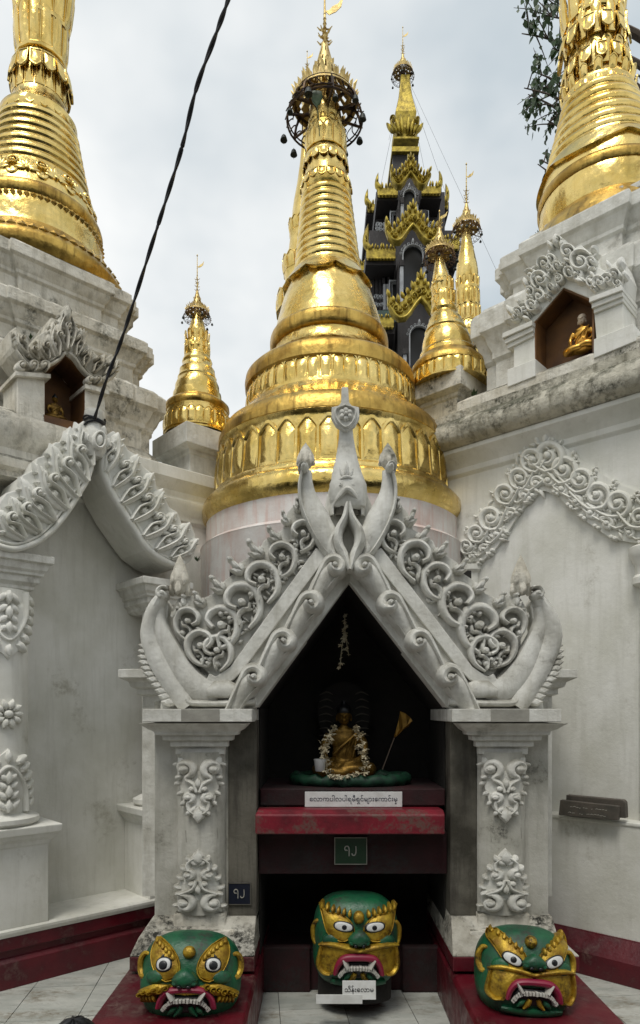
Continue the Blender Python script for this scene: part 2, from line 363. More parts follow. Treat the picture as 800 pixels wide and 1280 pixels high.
m = MB(); mould(m, frL, rect(-.2, .898, -.12, .16), [(0, 3.08), (.08, 3.14), (.09, 3.19), (.08, 3.24), (.03, 3.27), (0, 3.288)]); m.build('wall', MOULD, lt, smooth=30)
m = MB(); mould(m, frL, rect(-.2, .90, -.95, -.13), [(0, 2.90), (0, 2.93), (.03, 2.95), (.03, 3.0), (.01, 3.02), (.01, 3.06), (.05, 3.1), (.08, 3.14), (.09, 3.19), (.08, 3.24), (.03, 3.27), (0, 3.29)]); m.build('wall', MOULD, lt, smooth=30)
def tier(name, fr, poly, z0, z1, mat, par, q=1.):
    H = z1 - z0; m = MB(); pr = [(.05, 0), (.05, .10), (.03, .16), (.0, .22), (0, .46), (.02, .50), (.02, .56), (.045, .64), (.06, .72), (.085, .76), (.085, .95), (.06, 1.0)]
    mould(m, fr, poly, [(d * q, z0 + H * t) for d, t in pr]); return m.build(name, mat, par, smooth=30, bevel=.003)
tier('terrace_step', frL, redent(.66, .5, .97, .8, .92), 3.27, 3.79, MOULD, lt)
tier('terrace_step', frL, redent(.61, .5, .97, .8, .9), 3.77, 4.15, MOULD, lt, .9)
tier('terrace_step', frL, redent(.55, .5, .95, .75, .86), 4.13, 4.49, MOULD, lt, .8)
m = MB(); lathe(m, LC, [(.58, 4.46), (.60, 4.49), (.60, 4.54), (.58, 4.56)], 64); m.build('terrace_step', MOULD, lt)
# ---- right terrace
rt = thing('stupa_terrace', 'whitewashed stepped terrace with weed grown cornice carrying the gold stupa at the right edge', 'terrace', frR(0, 0, 0))
m = MB(); mould(m, frR, rect(-1.2, 1.08, -1.1, 4.2), [(0, 0), (0, .13), (-.012, .15), (-.07, .235), (-.07, .24)]); m.build('foot_band', RED, rt, smooth=False, bevel=.004)
m = MB(); mould(m, frR, rect(-1.2, 1.0, -1.1, 4.2), [(0, .23), (0, .885), (.008, .89), (.008, .908), (0, .912)]); m.build('dado', WHITE, rt, smooth=False, bevel=.006)
m = MB(); mould(m, frR, rect(-1.2, .90, -1.2, 4.2), [(0, .90), (0, 3.18), (.02, 3.20), (.02, 3.235), (.05, 3.28), (.10, 3.32), (.10, 3.35)]); m.build('wall', WHITE, rt, smooth=30, bevel=.003)  # near end carried on unseen, to keep side light off the court
m = MB(); mould(m, frR, rect(-1.2, .90, -1.2, 4.2), [(.10, 3.352), (.13, 3.36), (.17, 3.40), (.18, 3.45), (.16, 3.50), (.12, 3.54), (.10, 3.55), (.10, 3.60), (.06, 3.62)]); m.build('cornice', MOULD2, rt, smooth=50)
m = MB(); mould(m, frR, rect(-1.2, .90, -.62, 1.3), [(.06, 3.61), (.06, 3.68), (.0, 3.72)]); m.build('terrace_step', MOULD, rt, smooth=30, bevel=.004)
tier('terrace_step', frR, redent(.68, .5, .97, .8, .93), 3.70, 4.40, WORN, rt)
tier('terrace_step', frR, redent(.60, .5, .92, .78, .84), 4.38, 4.80, WORN, rt, .8)
tier('terrace_step', frR, redent(.43, .5, .92, .8, .88), 4.78, 4.97, WORN, rt, .6)
m = MB(); lathe(m, RC, [(.42, 4.95), (.42, 5.02)], 64); m.build('terrace_step', WORN, rt)
# ---- pedestals of the small stupas
def pedestal(K, n, u, L_, ztop, zsl, zbot, mat, label):
    K = Vector(K); n = Vector(n); u = Vector(u)
    def fr(a, b, z): q = K + n * (a - L_ / 2) * 1 + u * (b + L_ / 2); return Vector((q.x, q.y, z))
    h = L_ / 2; m = MB(); sgn = n.x * u.y - n.y * u.x
    pl = [(-h, -h), (h, -h), (h, h), (-h, h)]
    if sgn < 0: pl = pl[::-1]
    d = 1 if sgn > 0 else -1
    rings = [(-.07, zbot), (-.07, zsl - .05), (-.055, zsl - .04), (-.055, zsl - .015), (-.02, zsl), (0, zsl + .004), (0, ztop - .004), (-.006, ztop)]
    def fr2(a, b, z): return fr(a, b, z)
    loft(m, [[fr((h + o) * sx, (h + o) * sy, z) for sx, sy in ((-1, -1), (1, -1), (1, 1), (-1, 1))] for o, z in rings])
    o = m.build('pedestal', mat, smooth=False, bevel=.004); tag(o, label, 'pedestal'); c = K - n * h + u * h; return c
cL = pedestal((-.964, 4.85), (LN.x, LN.y), (LU.x, LU.y), .50, 3.645, 3.49, 3.27, WORN, 'square whitewashed pedestal under the small gold stupa left of the centre')
cR = pedestal((.995, 4.75), (RN.x, RN.y), (-RU.x, -RU.y), .44, 4.0, 3.86, 3.55, MOULD, 'square grey topped pedestal under the small gold stupa right of the centre')
# ================================================================== GOLD STUPAS
BRONZE2 = M_('tarnished_gilding', (.22, .14, .07), .5, .7, var=(.08, .04, .03), vscale=30)
def petal_mesh(w, h, th, pointed=True, name='petal', mat=GOLD, flare=0.):
    """upright petal: x across, z up, bulges toward -y; base at z=0"""
    m = MB(); n = 9; rings = []
    def outl(s):
        pts = []
        for i in range(n + 1):
            t = i / n; 
            x = -w / 2 * (1 - .0 * t); pts.append((x, h * .76 * t))
        for i in range(1, n):
            t = i / n; a = PI - PI * t; yy = math.sin(a); 
            if pointed: yy = (1 - abs(math.cos(a)) ** 1.3) ** .9
            pts.append((w / 2 * math.cos(a), h * .76 + h * .24 * yy))
        for i in range(n + 1):
            t = i / n; pts.append((w / 2, h * .76 * (1 - t)))
        cx, cz = 0, h * .45
        return [(cx + (x - cx) * s, cz + (z - cz) * s) for x, z in pts]
    for s, d in ((1.02, .25), (1.0, -.55), (.88, -.62), (.82, -.30), (.72, -.45), (.45, -.95), (.1, -1.05)):
        rings.append([Vector((x, th * d - flare * (z / h) ** 2, z)) for x, z in outl(s)])
    loft(m, rings); return m.mesh(name, mat)
def ring_of(me, name, c, r, z, n, parent, tilt=0., a0=0., sc=1., half=True, zs=1.):
    for i in range(n):
        a = 2 * PI * i / n + a0                       # petal local -y must face outward
        if half and -math.sin(a - 0) < -.45: continue   # the far side touches nothing the photo shows
        mw = Matrix.Translation((c[0] + r * math.cos(a), c[1] + r * math.sin(a), z)) @ Matrix.Rotation(a + PI / 2, 4, 'Z') @ (Matrix.Rotation(tilt, 4, 'X') if tilt < 2 else Matrix.Rotation(PI - tilt, 4, 'X') @ Matrix.Rotation(PI, 4, 'Y')) @ Matrix.Diagonal((sc, sc, sc * zs, 1))
        inst(me, name, mw, parent)
def bell_mesh():
    m = MB(); lathe(m, (0, 0), [(.0, 0), (.2, -.03), (.34, -.16), (.44, -.45), (.52, -.8), (.56, -.95), (.50, -1.0), (0, -.93)], 12)
    lathe(m, (0, 0), [(.05, .3), (.05, 0)], 6); tube(m, [(0, 0, -.9), (0, 0, -1.7)], .03, 4); return m.mesh('bell', BELL)
BELLM = bell_mesh()
def hti(par, c, z, R, bells=10, pole=1.6, flag=True, seed=1, cage=None, tk=1.):
    """the filigree umbrella that crowns a spire"""
    rnd = random.Random(seed); x0, y0 = c
    um = MB()
    def hoop(r, zz, t, n=40, mm=None):
        tube(mm or um, [(x0 + r * math.cos(2 * PI * i / n), y0 + r * math.sin(2 * PI * i / n), zz) for i in range(n + 1)], t, 5, caps=False)
    hoop(R, z, .028 * R * tk); hoop(R * .98, z + .10 * R, .02 * R * tk); hoop(R * .80, z + .52 * R, .035 * R * tk)
    lathe(um, c, [(.22 * R, z + .25 * R), (.24 * R, z + .28 * R), (.24 * R, z + .5 * R), (.2 * R, z + .55 * R)], 20)
    for i in range(8):
        a = 2 * PI * i / 8 + .2; d = Vector((math.cos(a), math.sin(a), 0)); o = Vector((x0, y0, 0))
        tube(um, [o + d * .28 * R + Vector((0, 0, z + .42 * R)), o + d * .79 * R + Vector((0, 0, z + .5 * R))], .045 * R * tk, 5)
        tube(um, [o + d * .25 * R + Vector((0, 0, z + .12 * R)), o + d * R + Vector((0, 0, z + .02 * R))], .035 * R * tk, 5)
        tube(um, [o + d * .80 * R + Vector((0, 0, z + .5 * R)), o + d * .93 * R + Vector((0, 0, z + .3 * R)), o + d * R + Vector((0, 0, z))], .035 * R * tk, 5)
    for i in range(26):      # curled brackets between the hoops
        a = 2 * PI * i / 26; pts = []
        for k in range(12):
            t = k / 11; aa = a + .11 * math.sin(t * 7); rr = R * (1.0 - .2 * t) + .05 * R * math.cos(t * 9); pts.append((x0 + rr * math.cos(aa), y0 + rr * math.sin(aa), z + .05 * R + .45 * R * t))
        tube(um, pts, .016 * R, 4)
    u = um.build('umbrella', cage or BRONZE, par); WL[u.name] = origin(par)
    # pierced crown
    cm = MB(); n = 40; rows = [(.86, .42), (.82, .50), (.72, .62), (.62, .76), (.52, .84), (.44, .95), (.36, 1.05), (.31, 1.18), (.27, 1.32), (.23, 1.46), (.19, 1.6), (.15, 1.75), (.11, 1.9), (.08, 2.05)]
    v = [(x0 + r * R * math.cos(2 * PI * i / n), y0 + r * R * math.sin(2 * PI * i / n), z + h * R) for r, h in rows for i in range(n)]; f = []
    for j in range(len(rows) - 1):
        for i in range(n):
            if (i + (j // 2) * 2) % 4 == 0 and j % 2 == 1 and j < 12: continue
            if rnd.random() < .06: continue
            f.append((j * n + i, j * n + (i + 1) % n, (j + 1) * n + (i + 1) % n, (j + 1) * n + i))
    cm.add(v, f)
    for tr, th, cnt, ln in ((.80, .52, 30, .26), (.66, .70, 22, .24), (.40, 1.0, 14, .18), (.24, 1.42, 9, .14)):
        for i in range(cnt):
            a = 2 * PI * (i + rnd.random() * .3) / cnt; d = Vector((math.cos(a), math.sin(a), 0)); s = Vector((-d.y, d.x, 0)); b = Vector((x0, y0, z + th * R)) + d * tr * R; l = ln * R * rnd.uniform(.7, 1.2)
            cm.add([b - s * .045 * R, b + s * .045 * R, b + d * .1 * l + Vector((0, 0, .6 * l)) + s * .05 * R, b + d * .35 * l + Vector((0, 0, l)), b + d * .1 * l + Vector((0, 0, .6 * l)) - s * .05 * R], [(0, 1, 2, 3, 4)])
    cr_ = cm.build('crown', PALEGOLD, par, smooth=False); sm = cr_.modifiers.new('thick', 'SOLIDIFY'); sm.thickness = .022 * R; sm.offset = 0
    # finial rod, buds, vane
    fm = MB(); zt = z + 2.0 * R; tube(fm, [(x0, y0, zt), (x0, y0, zt + pole * R)], [.05 * R, .022 * R], 6)
    for k in range(7):
        zz = zt + pole * R * (.06 + .1 * k); lathe(fm, c, [(.0, zz - .07 * R), (.08 * R * (1 - k * .08), zz), (0, zz + .07 * R)], 8)
        for i in range(4):
            if k > 3: break
            a = PI / 2 * i + k * .5; d = Vector((math.cos(a), math.sin(a), 0)); b = Vector((x0, y0, zz))
            tube(fm, [b, b + d * .12 * R + Vector((0, 0, -.03 * R)), b + d * .2 * R + Vector((0, 0, .06 * R))], [.022 * R, .03 * R, .012 * R], 4)
    lathe(fm, c, [(0, zt + pole * R), (.06 * R, zt + (pole + .06) * R), (.03 * R, zt + (pole + .14) * R), (0, zt + (pole + .2) * R)], 8)
    if flag:
        zz = zt + pole * R * .72; pts = [(0, 0), (.12, .02), (.2, .12), (.36, .2), (.5, .4), (.44, .12), (.3, -.02), (.12, -.1)]
        slab(fm, lambda x, y, h: Vector((x0 + x * R, y0 + h, zz + y * R)), pts, -.01 * R, .01 * R)
    fm.build('finial', PALEGOLD, par)
    for i in range(bells):
        a = 2 * PI * i / bells + .3 + rnd.uniform(-.12, .12); rr = R * rnd.uniform(1.0, 1.14); zz = z - rnd.uniform(.02, .3) * R; s = .17 * R * rnd.uniform(.85, 1.15)
        mw = Matrix.Translation((x0 + rr * math.cos(a), y0 + rr * math.sin(a), zz)) @ Matrix.Rotation(rnd.uniform(-.15, .15), 4, 'X') @ Matrix.Diagonal((s, s, s * .9, 1))
        inst(BELLM, 'bell', mw, u)
def zpx(py, Y): return EYE + (HZ - py) * Y / F
def stupa_prof(D, lst, ct=1.):
    return [(hw / F * D * ct, zpx(py, D)) for py, hw in lst]
def rings_prof(p0, r0, p1, r1, n, amp):
    o = []
    for i in range(n):
        for t, k in ((0.06, -.15), (.25, .75), (.5, 1), (.75, .75), (.94, -.15)):
            q = (i + t) / n; o.append((p0 + (p1 - p0) * q, r0 + (r1 - r0) * q + amp * k))
    return o
# ---- central stupa
D = 5.1; CX, CY = .095, D
cs = thing('stupa', 'tall gilded central stupa on a pink stained marble drum behind the shrine gable', 'stupa', (CX, CY, 1.4))
m = MB(); lathe(m, (CX, CY), [(.985, 1.4), (.985, zpx(690, 4.9)), (.99, zpx(688, 4.9)), (.96, zpx(684, 4.9)), (.945, zpx(683, 4.9)), (.945, zpx(655, 4.9)), (.9, zpx(652, 4.9))], 96); m.build('drum', MARBLE, cs)
LEAN = (-.0185, 0)
def cl(z): return CX + LEAN[0] * (z - 2.9)
def seg(name, lst, mat, n=96, wob=.012, D_=D, c=None, par=None, lean=LEAN, z0=2.9, ct=1.):
    m = MB(); lathe(m, c or (CX, CY), stupa_prof(D_, lst, ct), n, lean, z0, wob); return m.build(name, mat, par or cs)
seg('base_ring', [(672, 150), (667, 153), (664, 157), (659, 160.5), (652, 161.5), (645, 160.5), (640, 157), (637, 153), (635, 150), (632, 149.5), (628, 146)], GOLD)
seg('lotus_band', [(630, 145), (600, 141), (578, 136), (574, 137), (571, 139), (568, 138)], GOLD)
seg('rim', [(572, 137), (570, 139.5), (562, 139), (556, 136), (550, 133), (549, 131)], GOLD2)
seg('sloping_band', [(553, 132), (551, 130), (548, 127), (545, 124), (540, 119), (534, 113), (529, 109), (526, 107)], GOLD)
seg('lotus_band', [(527, 106), (510, 103.5), (498, 101.5), (495, 103)], GOLD)
seg('rim', [(498, 103), (496, 105), (488, 105.5), (480, 104), (476, 100), (474, 92), (473, 86)], GOLD2)
seg('bell_foot', [(475, 88), (468, 82), (462, 76), (457, 72), (452, 70), (446, 69), (440, 68.5)], GOLD)
seg('bell_ring', [(444, 69), (443, 71), (440, 73), (436, 73.5), (432, 73.5), (428, 73), (425, 71), (424, 68.5)], GOLD2)
seg('bell', [(426, 69), (424, 68), (416, 66.5), (406, 64), (396, 61), (386, 58), (376, 54.5), (366, 50.5), (357, 46.5), (349, 43), (343, 40)], GOLD)
seg('spire_rings', [(345, 41)] + rings_prof(342, 40.5, 248, 30, 10, 1.5) + [(246, 28)], GOLD, wob=.006)
seg('lotus_neck', [(248, 29), (244, 31), (238, 32), (235, 30), (232, 27.5), (226, 26), (214, 25.5), (210, 26), (208, 27.5), (204, 28), (200, 26), (198, 24), (190, 23.5), (178, 22.5), (166, 22.5), (163, 21)], GOLD)
seg('banana_bud', [(167, 20), (160, 21), (150, 21), (142, 20), (134, 17.5), (126, 14.5), (121, 12.5), (120, 13.5), (117, 13.5), (116, 11.5), (104, 10), (90, 8)], GOLD, wob=.006)
# petals and collars
p1 = petal_mesh(.142, .325, .030, True, flare=.022); ring_of(p1, 'petal', (cl(3.1), CY), .868, zpx(631, D), 39, cs, tilt=-.13)
p2 = petal_mesh(.088, .20, .017, False); ring_of(p2, 'petal', (cl(3.7), CY), .632, zpx(527, D), 46, cs, tilt=-.08)
p3 = petal_mesh(.075, .10, .012, True); 
ring_of(p3, 'hanging_petal', (cl(5.5), CY), .178, zpx(231, D), 18, cs, tilt=.25 + PI, sc=.75)
ring_of(p3, 'hanging_petal', (cl(5.7), CY), .155, zpx(202, D), 15, cs, tilt=.2 + PI, sc=.85)
ring_of(p3, 'petal', (cl(5.7), CY), .148, zpx(196, D), 13, cs, tilt=.0, sc=.95, zs=1.8)
ring_of(p3, 'petal', (cl(5.7), CY), .146, zpx(226, D), 13, cs, tilt=.0, sc=.8)
ring_of(p3, 'petal', (cl(5.9), CY), .128, zpx(168, D), 11, cs, tilt=-.05, sc=.7)
def collar(c, D_, py, hw, amp, n, drop, mat, par, th=.012, ct=1., slope=.6):
    """scalloped leaf collar lying over the bell shoulder"""
    m = MB(); r0 = hw / F * D_ * ct; z0 = zpx(py, D_); N = n * 8; rings = []
    for k, (s, o) in enumerate(((0, 0), (0, th), (.5, th * 1.6), (.92, th * 2.1), (1, th * 1.1), (1, -.02))):
        r = []
        for i in range(N):
            a = 2 * PI * i / N; ph = (i % 8) / 8; w = abs(math.sin(PI * ph)) ** .7; d = drop * (.55 + .45 * w) + amp * (math.cos(PI * 2 * ph * 3) * .1); dz = d * s
            rr = r0 + dz * slope + o; r.append(Vector((c[0] + rr * math.cos(a), c[1] + rr * math.sin(a), z0 - dz)))
        rings.append(r)
    loft(m, rings, caps=False); return m.build('leaf_collar', mat, par)
collar((cl(4.9), CY), D, 351, 44.5, .02, 9, .10, GOLD, cs, slope=.5)
hti(cs, (cl(6.1), CY), zpx(152, D), 47 / F * D, bells=11, pole=1.3, seed=3)
# a bodhi leaf caught on the bud
m = MB(); b = P(396, 118, 4.86); dome(m, lambda x, y, h: b + Vector((x, -h, y)), [(0, -.085), (.03, -.05), (.042, -.01), (.034, .025), (.005, .03), (-.03, .028), (-.042, -.005), (-.03, -.05)], .004)
tube(m, [b + Vector((0, 0, -.06)), b + Vector((.01, .02, -.16)), b + Vector((.02, .05, -.26))], .003, 4)
tag(m.build('bodhi_leaf', LEAFM), 'brown green bodhi leaf caught on the umbrella of the central stupa', 'leaf')
# ---- big stupas at the edges
def Redge(c, pxe):
    dist = c.length; return dist * math.sin(abs(math.atan(c.x / c.y) - math.atan((pxe - 400) / F)))
def big_stupa(label, c, edges, par_z, segs, lean, z0):
    st = thing('stupa', label, 'stupa', (c.x, c.y, par_z))
    ct = c.y / math.hypot(c.x, c.y)
    def rz(py, pxe):
        z = zpx(py, c.y * .975); cc = Vector((c.x + lean[0] * (z - z0), c.y)); return (Redge(cc, pxe), z)
    for name, mat, lst in segs:
        m = MB(); lathe(m, (c.x, c.y), [rz(*q) for q in lst], 96, lean, z0, .01); m.build(name, mat, st)
    return st, rz
lean_l = (.045, 0)
sl, rzl = big_stupa('gilded stupa cut off by the left edge, flower band above its bell', LC, None, 4.5, [
    ('rim', GOLD2, [(374, 138), (366, 148), (358, 154), (350, 156), (343, 153), (335, 145), (327, 138), (318, 131)]),
    ('bell', GOLD, [(322, 131), (314, 129), (306, 128.5), (298, 128.5), (290, 128), (278, 125)]),
    ('bell_ring', GOLD2, [(282, 126), (279, 128.5), (273, 129), (268, 127.5), (264, 123)]),
    ('flower_band', GOLD, [(267, 124), (258, 122), (248, 119), (238, 116), (228, 112)]),
    ('spire_rings', GOLD, [(230, 112)] + rings_prof(228, 112, 150, 97, 7, 2.4) + [(148, 93)]),
    ('lotus_neck', GOLD, [(150, 95), (146, 97), (138, 97), (132, 92), (124, 86), (112, 83), (98, 82), (84, 81), (82, 84), (76, 86), (70, 84), (66, 80), (50, 81), (30, 83), (14, 85), (6, 84), (0, 80), (-20, 78), (-60, 76), (-110, 70), (-200, 60)])], lean_l, 4.6)
def cent(c, lean, z, z0): return (c.x + lean[0] * (z - z0), c.y)
r_, z_ = rzl(80, 83); c_ = cent(LC, lean_l, z_, 4.6)
pb = petal_mesh(.11, .20, .02, True); pn = petal_mesh(.085, .26, .02, False)
def lring(me, nm, py, pxe, n, st, rz, c, lean, z0, tilt=0., sc=1., out=0., zs=1., a0=0.):
    r, z = rz(py, pxe); cc = cent(c, lean, z, z0)
    ring_of(me, nm, cc, r + out, z, n, st, tilt, a0, sc, False, zs)
lring(pb, 'hanging_petal', 133, 92, 18, sl, rzl, LC, lean_l, 4.6, PI + .3, .5, .0)
lring(pn, 'petal', 112, 82, 16, sl, rzl, LC, lean_l, 4.6, .0, .72, 0, .9)
lring(pb, 'hanging_petal', 72, 84, 14, sl, rzl, LC, lean_l, 4.6, PI + .2, .7, .01)
lring(pn, 'petal', 62, 80, 13, sl, rzl, LC, lean_l, 4.6, .05, 1.0, .005, 1.4)
lring(pn, 'petal', 20, 82, 12, sl, rzl, LC, lean_l, 4.6, .12, 1.1, .01, 1.5)
# zig-zag beads and flowers
def zigzag(st, rz, c, lean, z0, py, pxe, n, s, mat=GOLD2):
    r, z = rz(py, pxe); cc = cent(c, lean, z, z0); m = MB()
    for i in range(n):
        a = 2 * PI * i / n
        if math.sin(a) > .5: continue
        d = Vector((math.cos(a), math.sin(a), 0)); t = Vector((-d.y, d.x, 0)); o = Vector((cc[0], cc[1], z)) + d * r; w = PI * r / n; k = Vector((0, 0, s))
        m.add([o - t * w, o + t * w, o - k, o + k * .6, o + d * s * .6 - k * .2], [(0, 3, 4), (3, 1, 4), (1, 2, 4), (2, 0, 4)])
    m.build('zigzag_trim', mat, st, smooth=False)
zigzag(sl, rzl, LC, lean_l, 4.6, 339, 150, 60, .042); zigzag(sl, rzl, LC, lean_l, 4.6, 286, 128, 70, .03)
for i in range(14):
    a = -PI * .98 + i * PI / 7; z_c = rzl(249, 119); cc = cent(LC, lean_l, z_c[1], 4.6); r0 = z_c[0]
    sf = lambda x, y, h, a=a: Vector((cc[0] + (r0 + h - y * .32) * math.cos(a + x / r0), cc[1] + (r0 + h - y * .32) * math.sin(a + x / r0), z_c[1] + y))
    m = MB()
    for k in range(7): dome(m, sf, leaf(0, -.005, .105 if k % 2 else .085, .022, PI * .5 + (k - 3) * .52), .014)
    for s in (1, -1): scroll(m, sf, s * .10, .045, .038, PI if s > 0 else 0, -s, .010, .022, 1.0); dome(m, sf, leaf(s * .08, -.06, .07, .02, PI / 2 - s * .9), .012)
    dome(m, sf, disc(0, 0, .018), .02); m.build('flower', GOLD, sl)
lean_r = (-.075, 0)
sr, rzr = big_stupa('gilded stupa cut off by the right edge, smooth bell with wavy collar', RC, None, 5.0, [
    ('rim', GOLD2, [(312, 652), (302, 656), (294, 660), (288, 664), (282, 669), (276, 675), (272, 678)]),
    ('bell', GOLD, [(276, 676), (268, 674), (258, 673), (248, 673), (240, 674.5)]),
    ('bell_ring', GOLD2, [(243, 673), (240, 671), (234, 671), (230, 672.5), (228, 676)]),
    ('bell', GOLD, [(232, 674), (226, 674), (218, 675), (208, 678), (198, 681.5), (192, 684)]),
    ('spire_rings', GOLD, [(196, 682)] + [(py, px) for py, px in rings_prof(194, 682, 112, 703, 6, -2.4)] + [(110, 706)]),
    ('lotus_neck', GOLD, [(114, 704), (108, 702), (102, 704), (96, 708), (84, 709), (74, 709), (70, 705), (64, 706), (58, 709), (44, 707), (36, 704), (30, 703), (20, 706), (8, 708), (-10, 709), (-40, 710), (-100, 715), (-180, 724)])], lean_r, 5.0)
lring(pb, 'hanging_petal', 104, 705, 16, sr, rzr, RC, lean_r, 5.0, PI + .25, .5, .0)
lring(pb, 'petal', 106, 705, 16, sr, rzr, RC, lean_r, 5.0, .3, .5, .0)
lring(pn, 'petal', 92, 708, 15, sr, rzr, RC, lean_r, 5.0, 0, .75, 0)
lring(pb, 'hanging_petal', 68, 706, 14, sr, rzr, RC, lean_r, 5.0, PI + .2, .62, .01)
lring(pn, 'petal', 52, 708, 13, sr, rzr, RC, lean_r, 5.0, .03, .8, .004, 1.2)
lring(pb, 'hanging_petal', 30, 704, 12, sr, rzr, RC, lean_r, 5.0, PI + .2, .7, .01)
lring(pn, 'petal', 18, 706, 12, sr, rzr, RC, lean_r, 5.0, .1, .9, .004, 1.3)
r_, z_ = rzr(204, 680); cc = cent(RC, lean_r, z_, 5.0)
m = MB(); N = 96; rings = []
for s, o in ((0, -.01), (0, .012), (.6, .02), (1, .024), (1, -.01)):
    rings.append([Vector((cc[0] + (r_ + o + .3 * s * (.05 + .06 * abs(math.sin(2.5 * 2 * PI * i / N / 1 + .9)))) * math.cos(2 * PI * i / N), cc[1] + (r_ + o + .3 * s * (.05 + .06 * abs(math.sin(2.5 * 2 * PI * i / N + .9)))) * math.sin(2 * PI * i / N), z_ + .02 - s * (.04 + .07 * abs(math.sin(2.5 * 2 * PI * i / N + .9))))) for i in range(N)])
loft(m, rings, caps=False); m.build('leaf_collar', GOLD, sr)
# ---- small stupas
def small_stupa(label, c, D_, lst, cz, lean, z0, hz, hR, npet, pet_py, pet_hw, psc, seed, group=None, pole=1.6, extra=()):
    st = thing('stupa', label, 'stupa', (c[0], c[1], cz)); ct = D_ / math.hypot(c[0], D_)
    for name, mat, l in lst:
        m = MB(); lathe(m, c, stupa_prof(D_, l, ct), 48, lean, z0, .012); m.build(name, mat, st)
    def ce(z): return (c[0] + lean[0] * (z - z0), c[1])
    if npet: ring_of(pb, 'petal', ce(zpx(pet_py, D_)), pet_hw / F * D_ * ct, zpx(pet_py, D_), npet, st, -.04, 0, psc)
    for py, hw, n, sc, tl, me in extra: ring_of(me, 'petal', ce(zpx(py, D_)), hw / F * D_ * ct, zpx(py, D_), n, st, tl, 0, sc)
    hti(st, ce(zpx(hz, D_)), zpx(hz, D_), hR / F * D_, 9, pole, seed=seed, cage=BRONZE2, tk=.6); return st
small_stupa('small gilded stupa on a white pedestal left of the central stupa', (cL.x, cL.y), cL.y, [
    ('base', GOLD, [(548, 41), (540, 40.5), (518, 38), (514, 39)]), ('rim', GOLD2, [(517, 39), (514, 40.5), (510, 40), (508, 38), (505, 33), (503, 31)]),
    ('bell', GOLD, [(505, 31), (498, 30.5), (494, 30), (493, 28), (484, 27.5), (478, 25), (475, 23.5)]),
    ('spire_rings', GOLD, [(476, 24), (474, 24.5), (471, 23), (468, 22.5), (466, 22), (464, 22), (461, 19.5), (457, 18.5), (455, 17.5)]),
    ('lotus_neck', GOLD, [(457, 18), (454, 19), (451, 18), (448, 16), (440, 15), (438, 16.5), (434, 15.5), (430, 14.5), (424, 11.5), (422, 11)]),
    ('banana_bud', GOLD, [(424, 11), (420, 12), (414, 11), (404, 8.5), (396, 5.5), (388, 3.5)])], zpx(548, cL.y), (-.001, 0), 3.7, 399, 17, 24, 545, 41, .72, 5, pole=2.6,
    extra=[(447, 15, 12, .45, 0, pn), (433, 13.5, 12, .38, .12, pn)])
small_stupa('small gilded stupa on a grey topped pedestal right of the central stupa', (cR.x, cR.y), cR.y, [
    ('base', GOLD, [(486, 47), (480, 47), (470, 45.5), (466, 46)]), ('rim', GOLD2, [(470, 46), (467, 48.5), (462, 48), (457, 44), (452, 39), (449, 36)]),
    ('bell', GOLD, [(452, 37), (446, 36), (443, 35), (441, 32.5), (432, 31.5), (425, 29.5), (418, 26.5), (416, 25)]),
    ('spire_rings', GOLD, [(418, 26), (416, 27), (413, 25.5), (410, 23.5), (407, 23), (404, 21), (401, 20.5), (398, 18), (394, 16), (390, 15)]),
    ('lotus_neck', GOLD, [(393, 16), (390, 17), (386, 15.5), (378, 14), (374, 15), (371, 13.5), (362, 13), (359, 14.5), (356, 13), (354, 11)]),
    ('banana_bud', GOLD, [(356, 11), (352, 11.5), (346, 10.5), (338, 8.5), (330, 6.5), (318, 4)])], zpx(486, cR.y), (-.09, 0), 4.0, 326, 20, 24, 486, 47, .72, 8, pole=1.0,
    extra=[(386, 14, 12, .45, 0, pn), (370, 12.5, 12, .42, .05, pn)])
c3 = P(586, 888, 6.6)
small_stupa('slender gilded spire behind the small right stupa with bells on its umbrella', (c3.x, c3.y), 6.6, [
    ('lotus_neck', GOLD, [(520, 30), (470, 26), (440, 22), (425, 17), (405, 15), (395, 14), (385, 13), (372, 15), (362, 14.5), (358, 13)]),
    ('banana_bud', GOLD, [(362, 12), (352, 14), (342, 14.2), (332, 13), (320, 10.5), (308, 8), (296, 6), (282, 5)])], zpx(520, 6.6), (-.02, 0), 5.0, 294, 19, 16, 430, 20, .9, 11, pole=2.6,
    extra=[(405, 15, 14, .6, .0, pn), (385, 14, 13, .62, .0, pn), (366, 13, 12, .5, .1, pn), (445, 22, 14, .9, .35, pb)])
c4 = P(379, 888, 7.4)
small_stupa('gilded spire almost hidden behind the central stupa, its bud showing at the left', (c4.x, c4.y), 7.4, [
    ('base', GOLD, [(470, 60), (440, 40), (400, 30), (380, 27)]), ('lotus_neck', GOLD, [(400, 28), (395, 31), (388, 28), (350, 24), (345, 26), (338, 23), (300, 19), (296, 20), (288, 16)]),
    ('banana_bud', GOLD, [(290, 15), (278, 16.5), (266, 16.5), (250, 14.5), (230, 11), (205, 8), (170, 5), (110, 4)])], zpx(470, 7.4), (.014, 0), 5.2, 118, 15, 14, 395, 33, 1.2, 13, pole=1.5,
    extra=[(345, 25, 14, .9, .1, pb), (350, 22, 14, .9, 0, pn), (296, 17, 14, .8, .2, pb), (400, 28, 14, .9, 0, pn)])
HK = 1.35
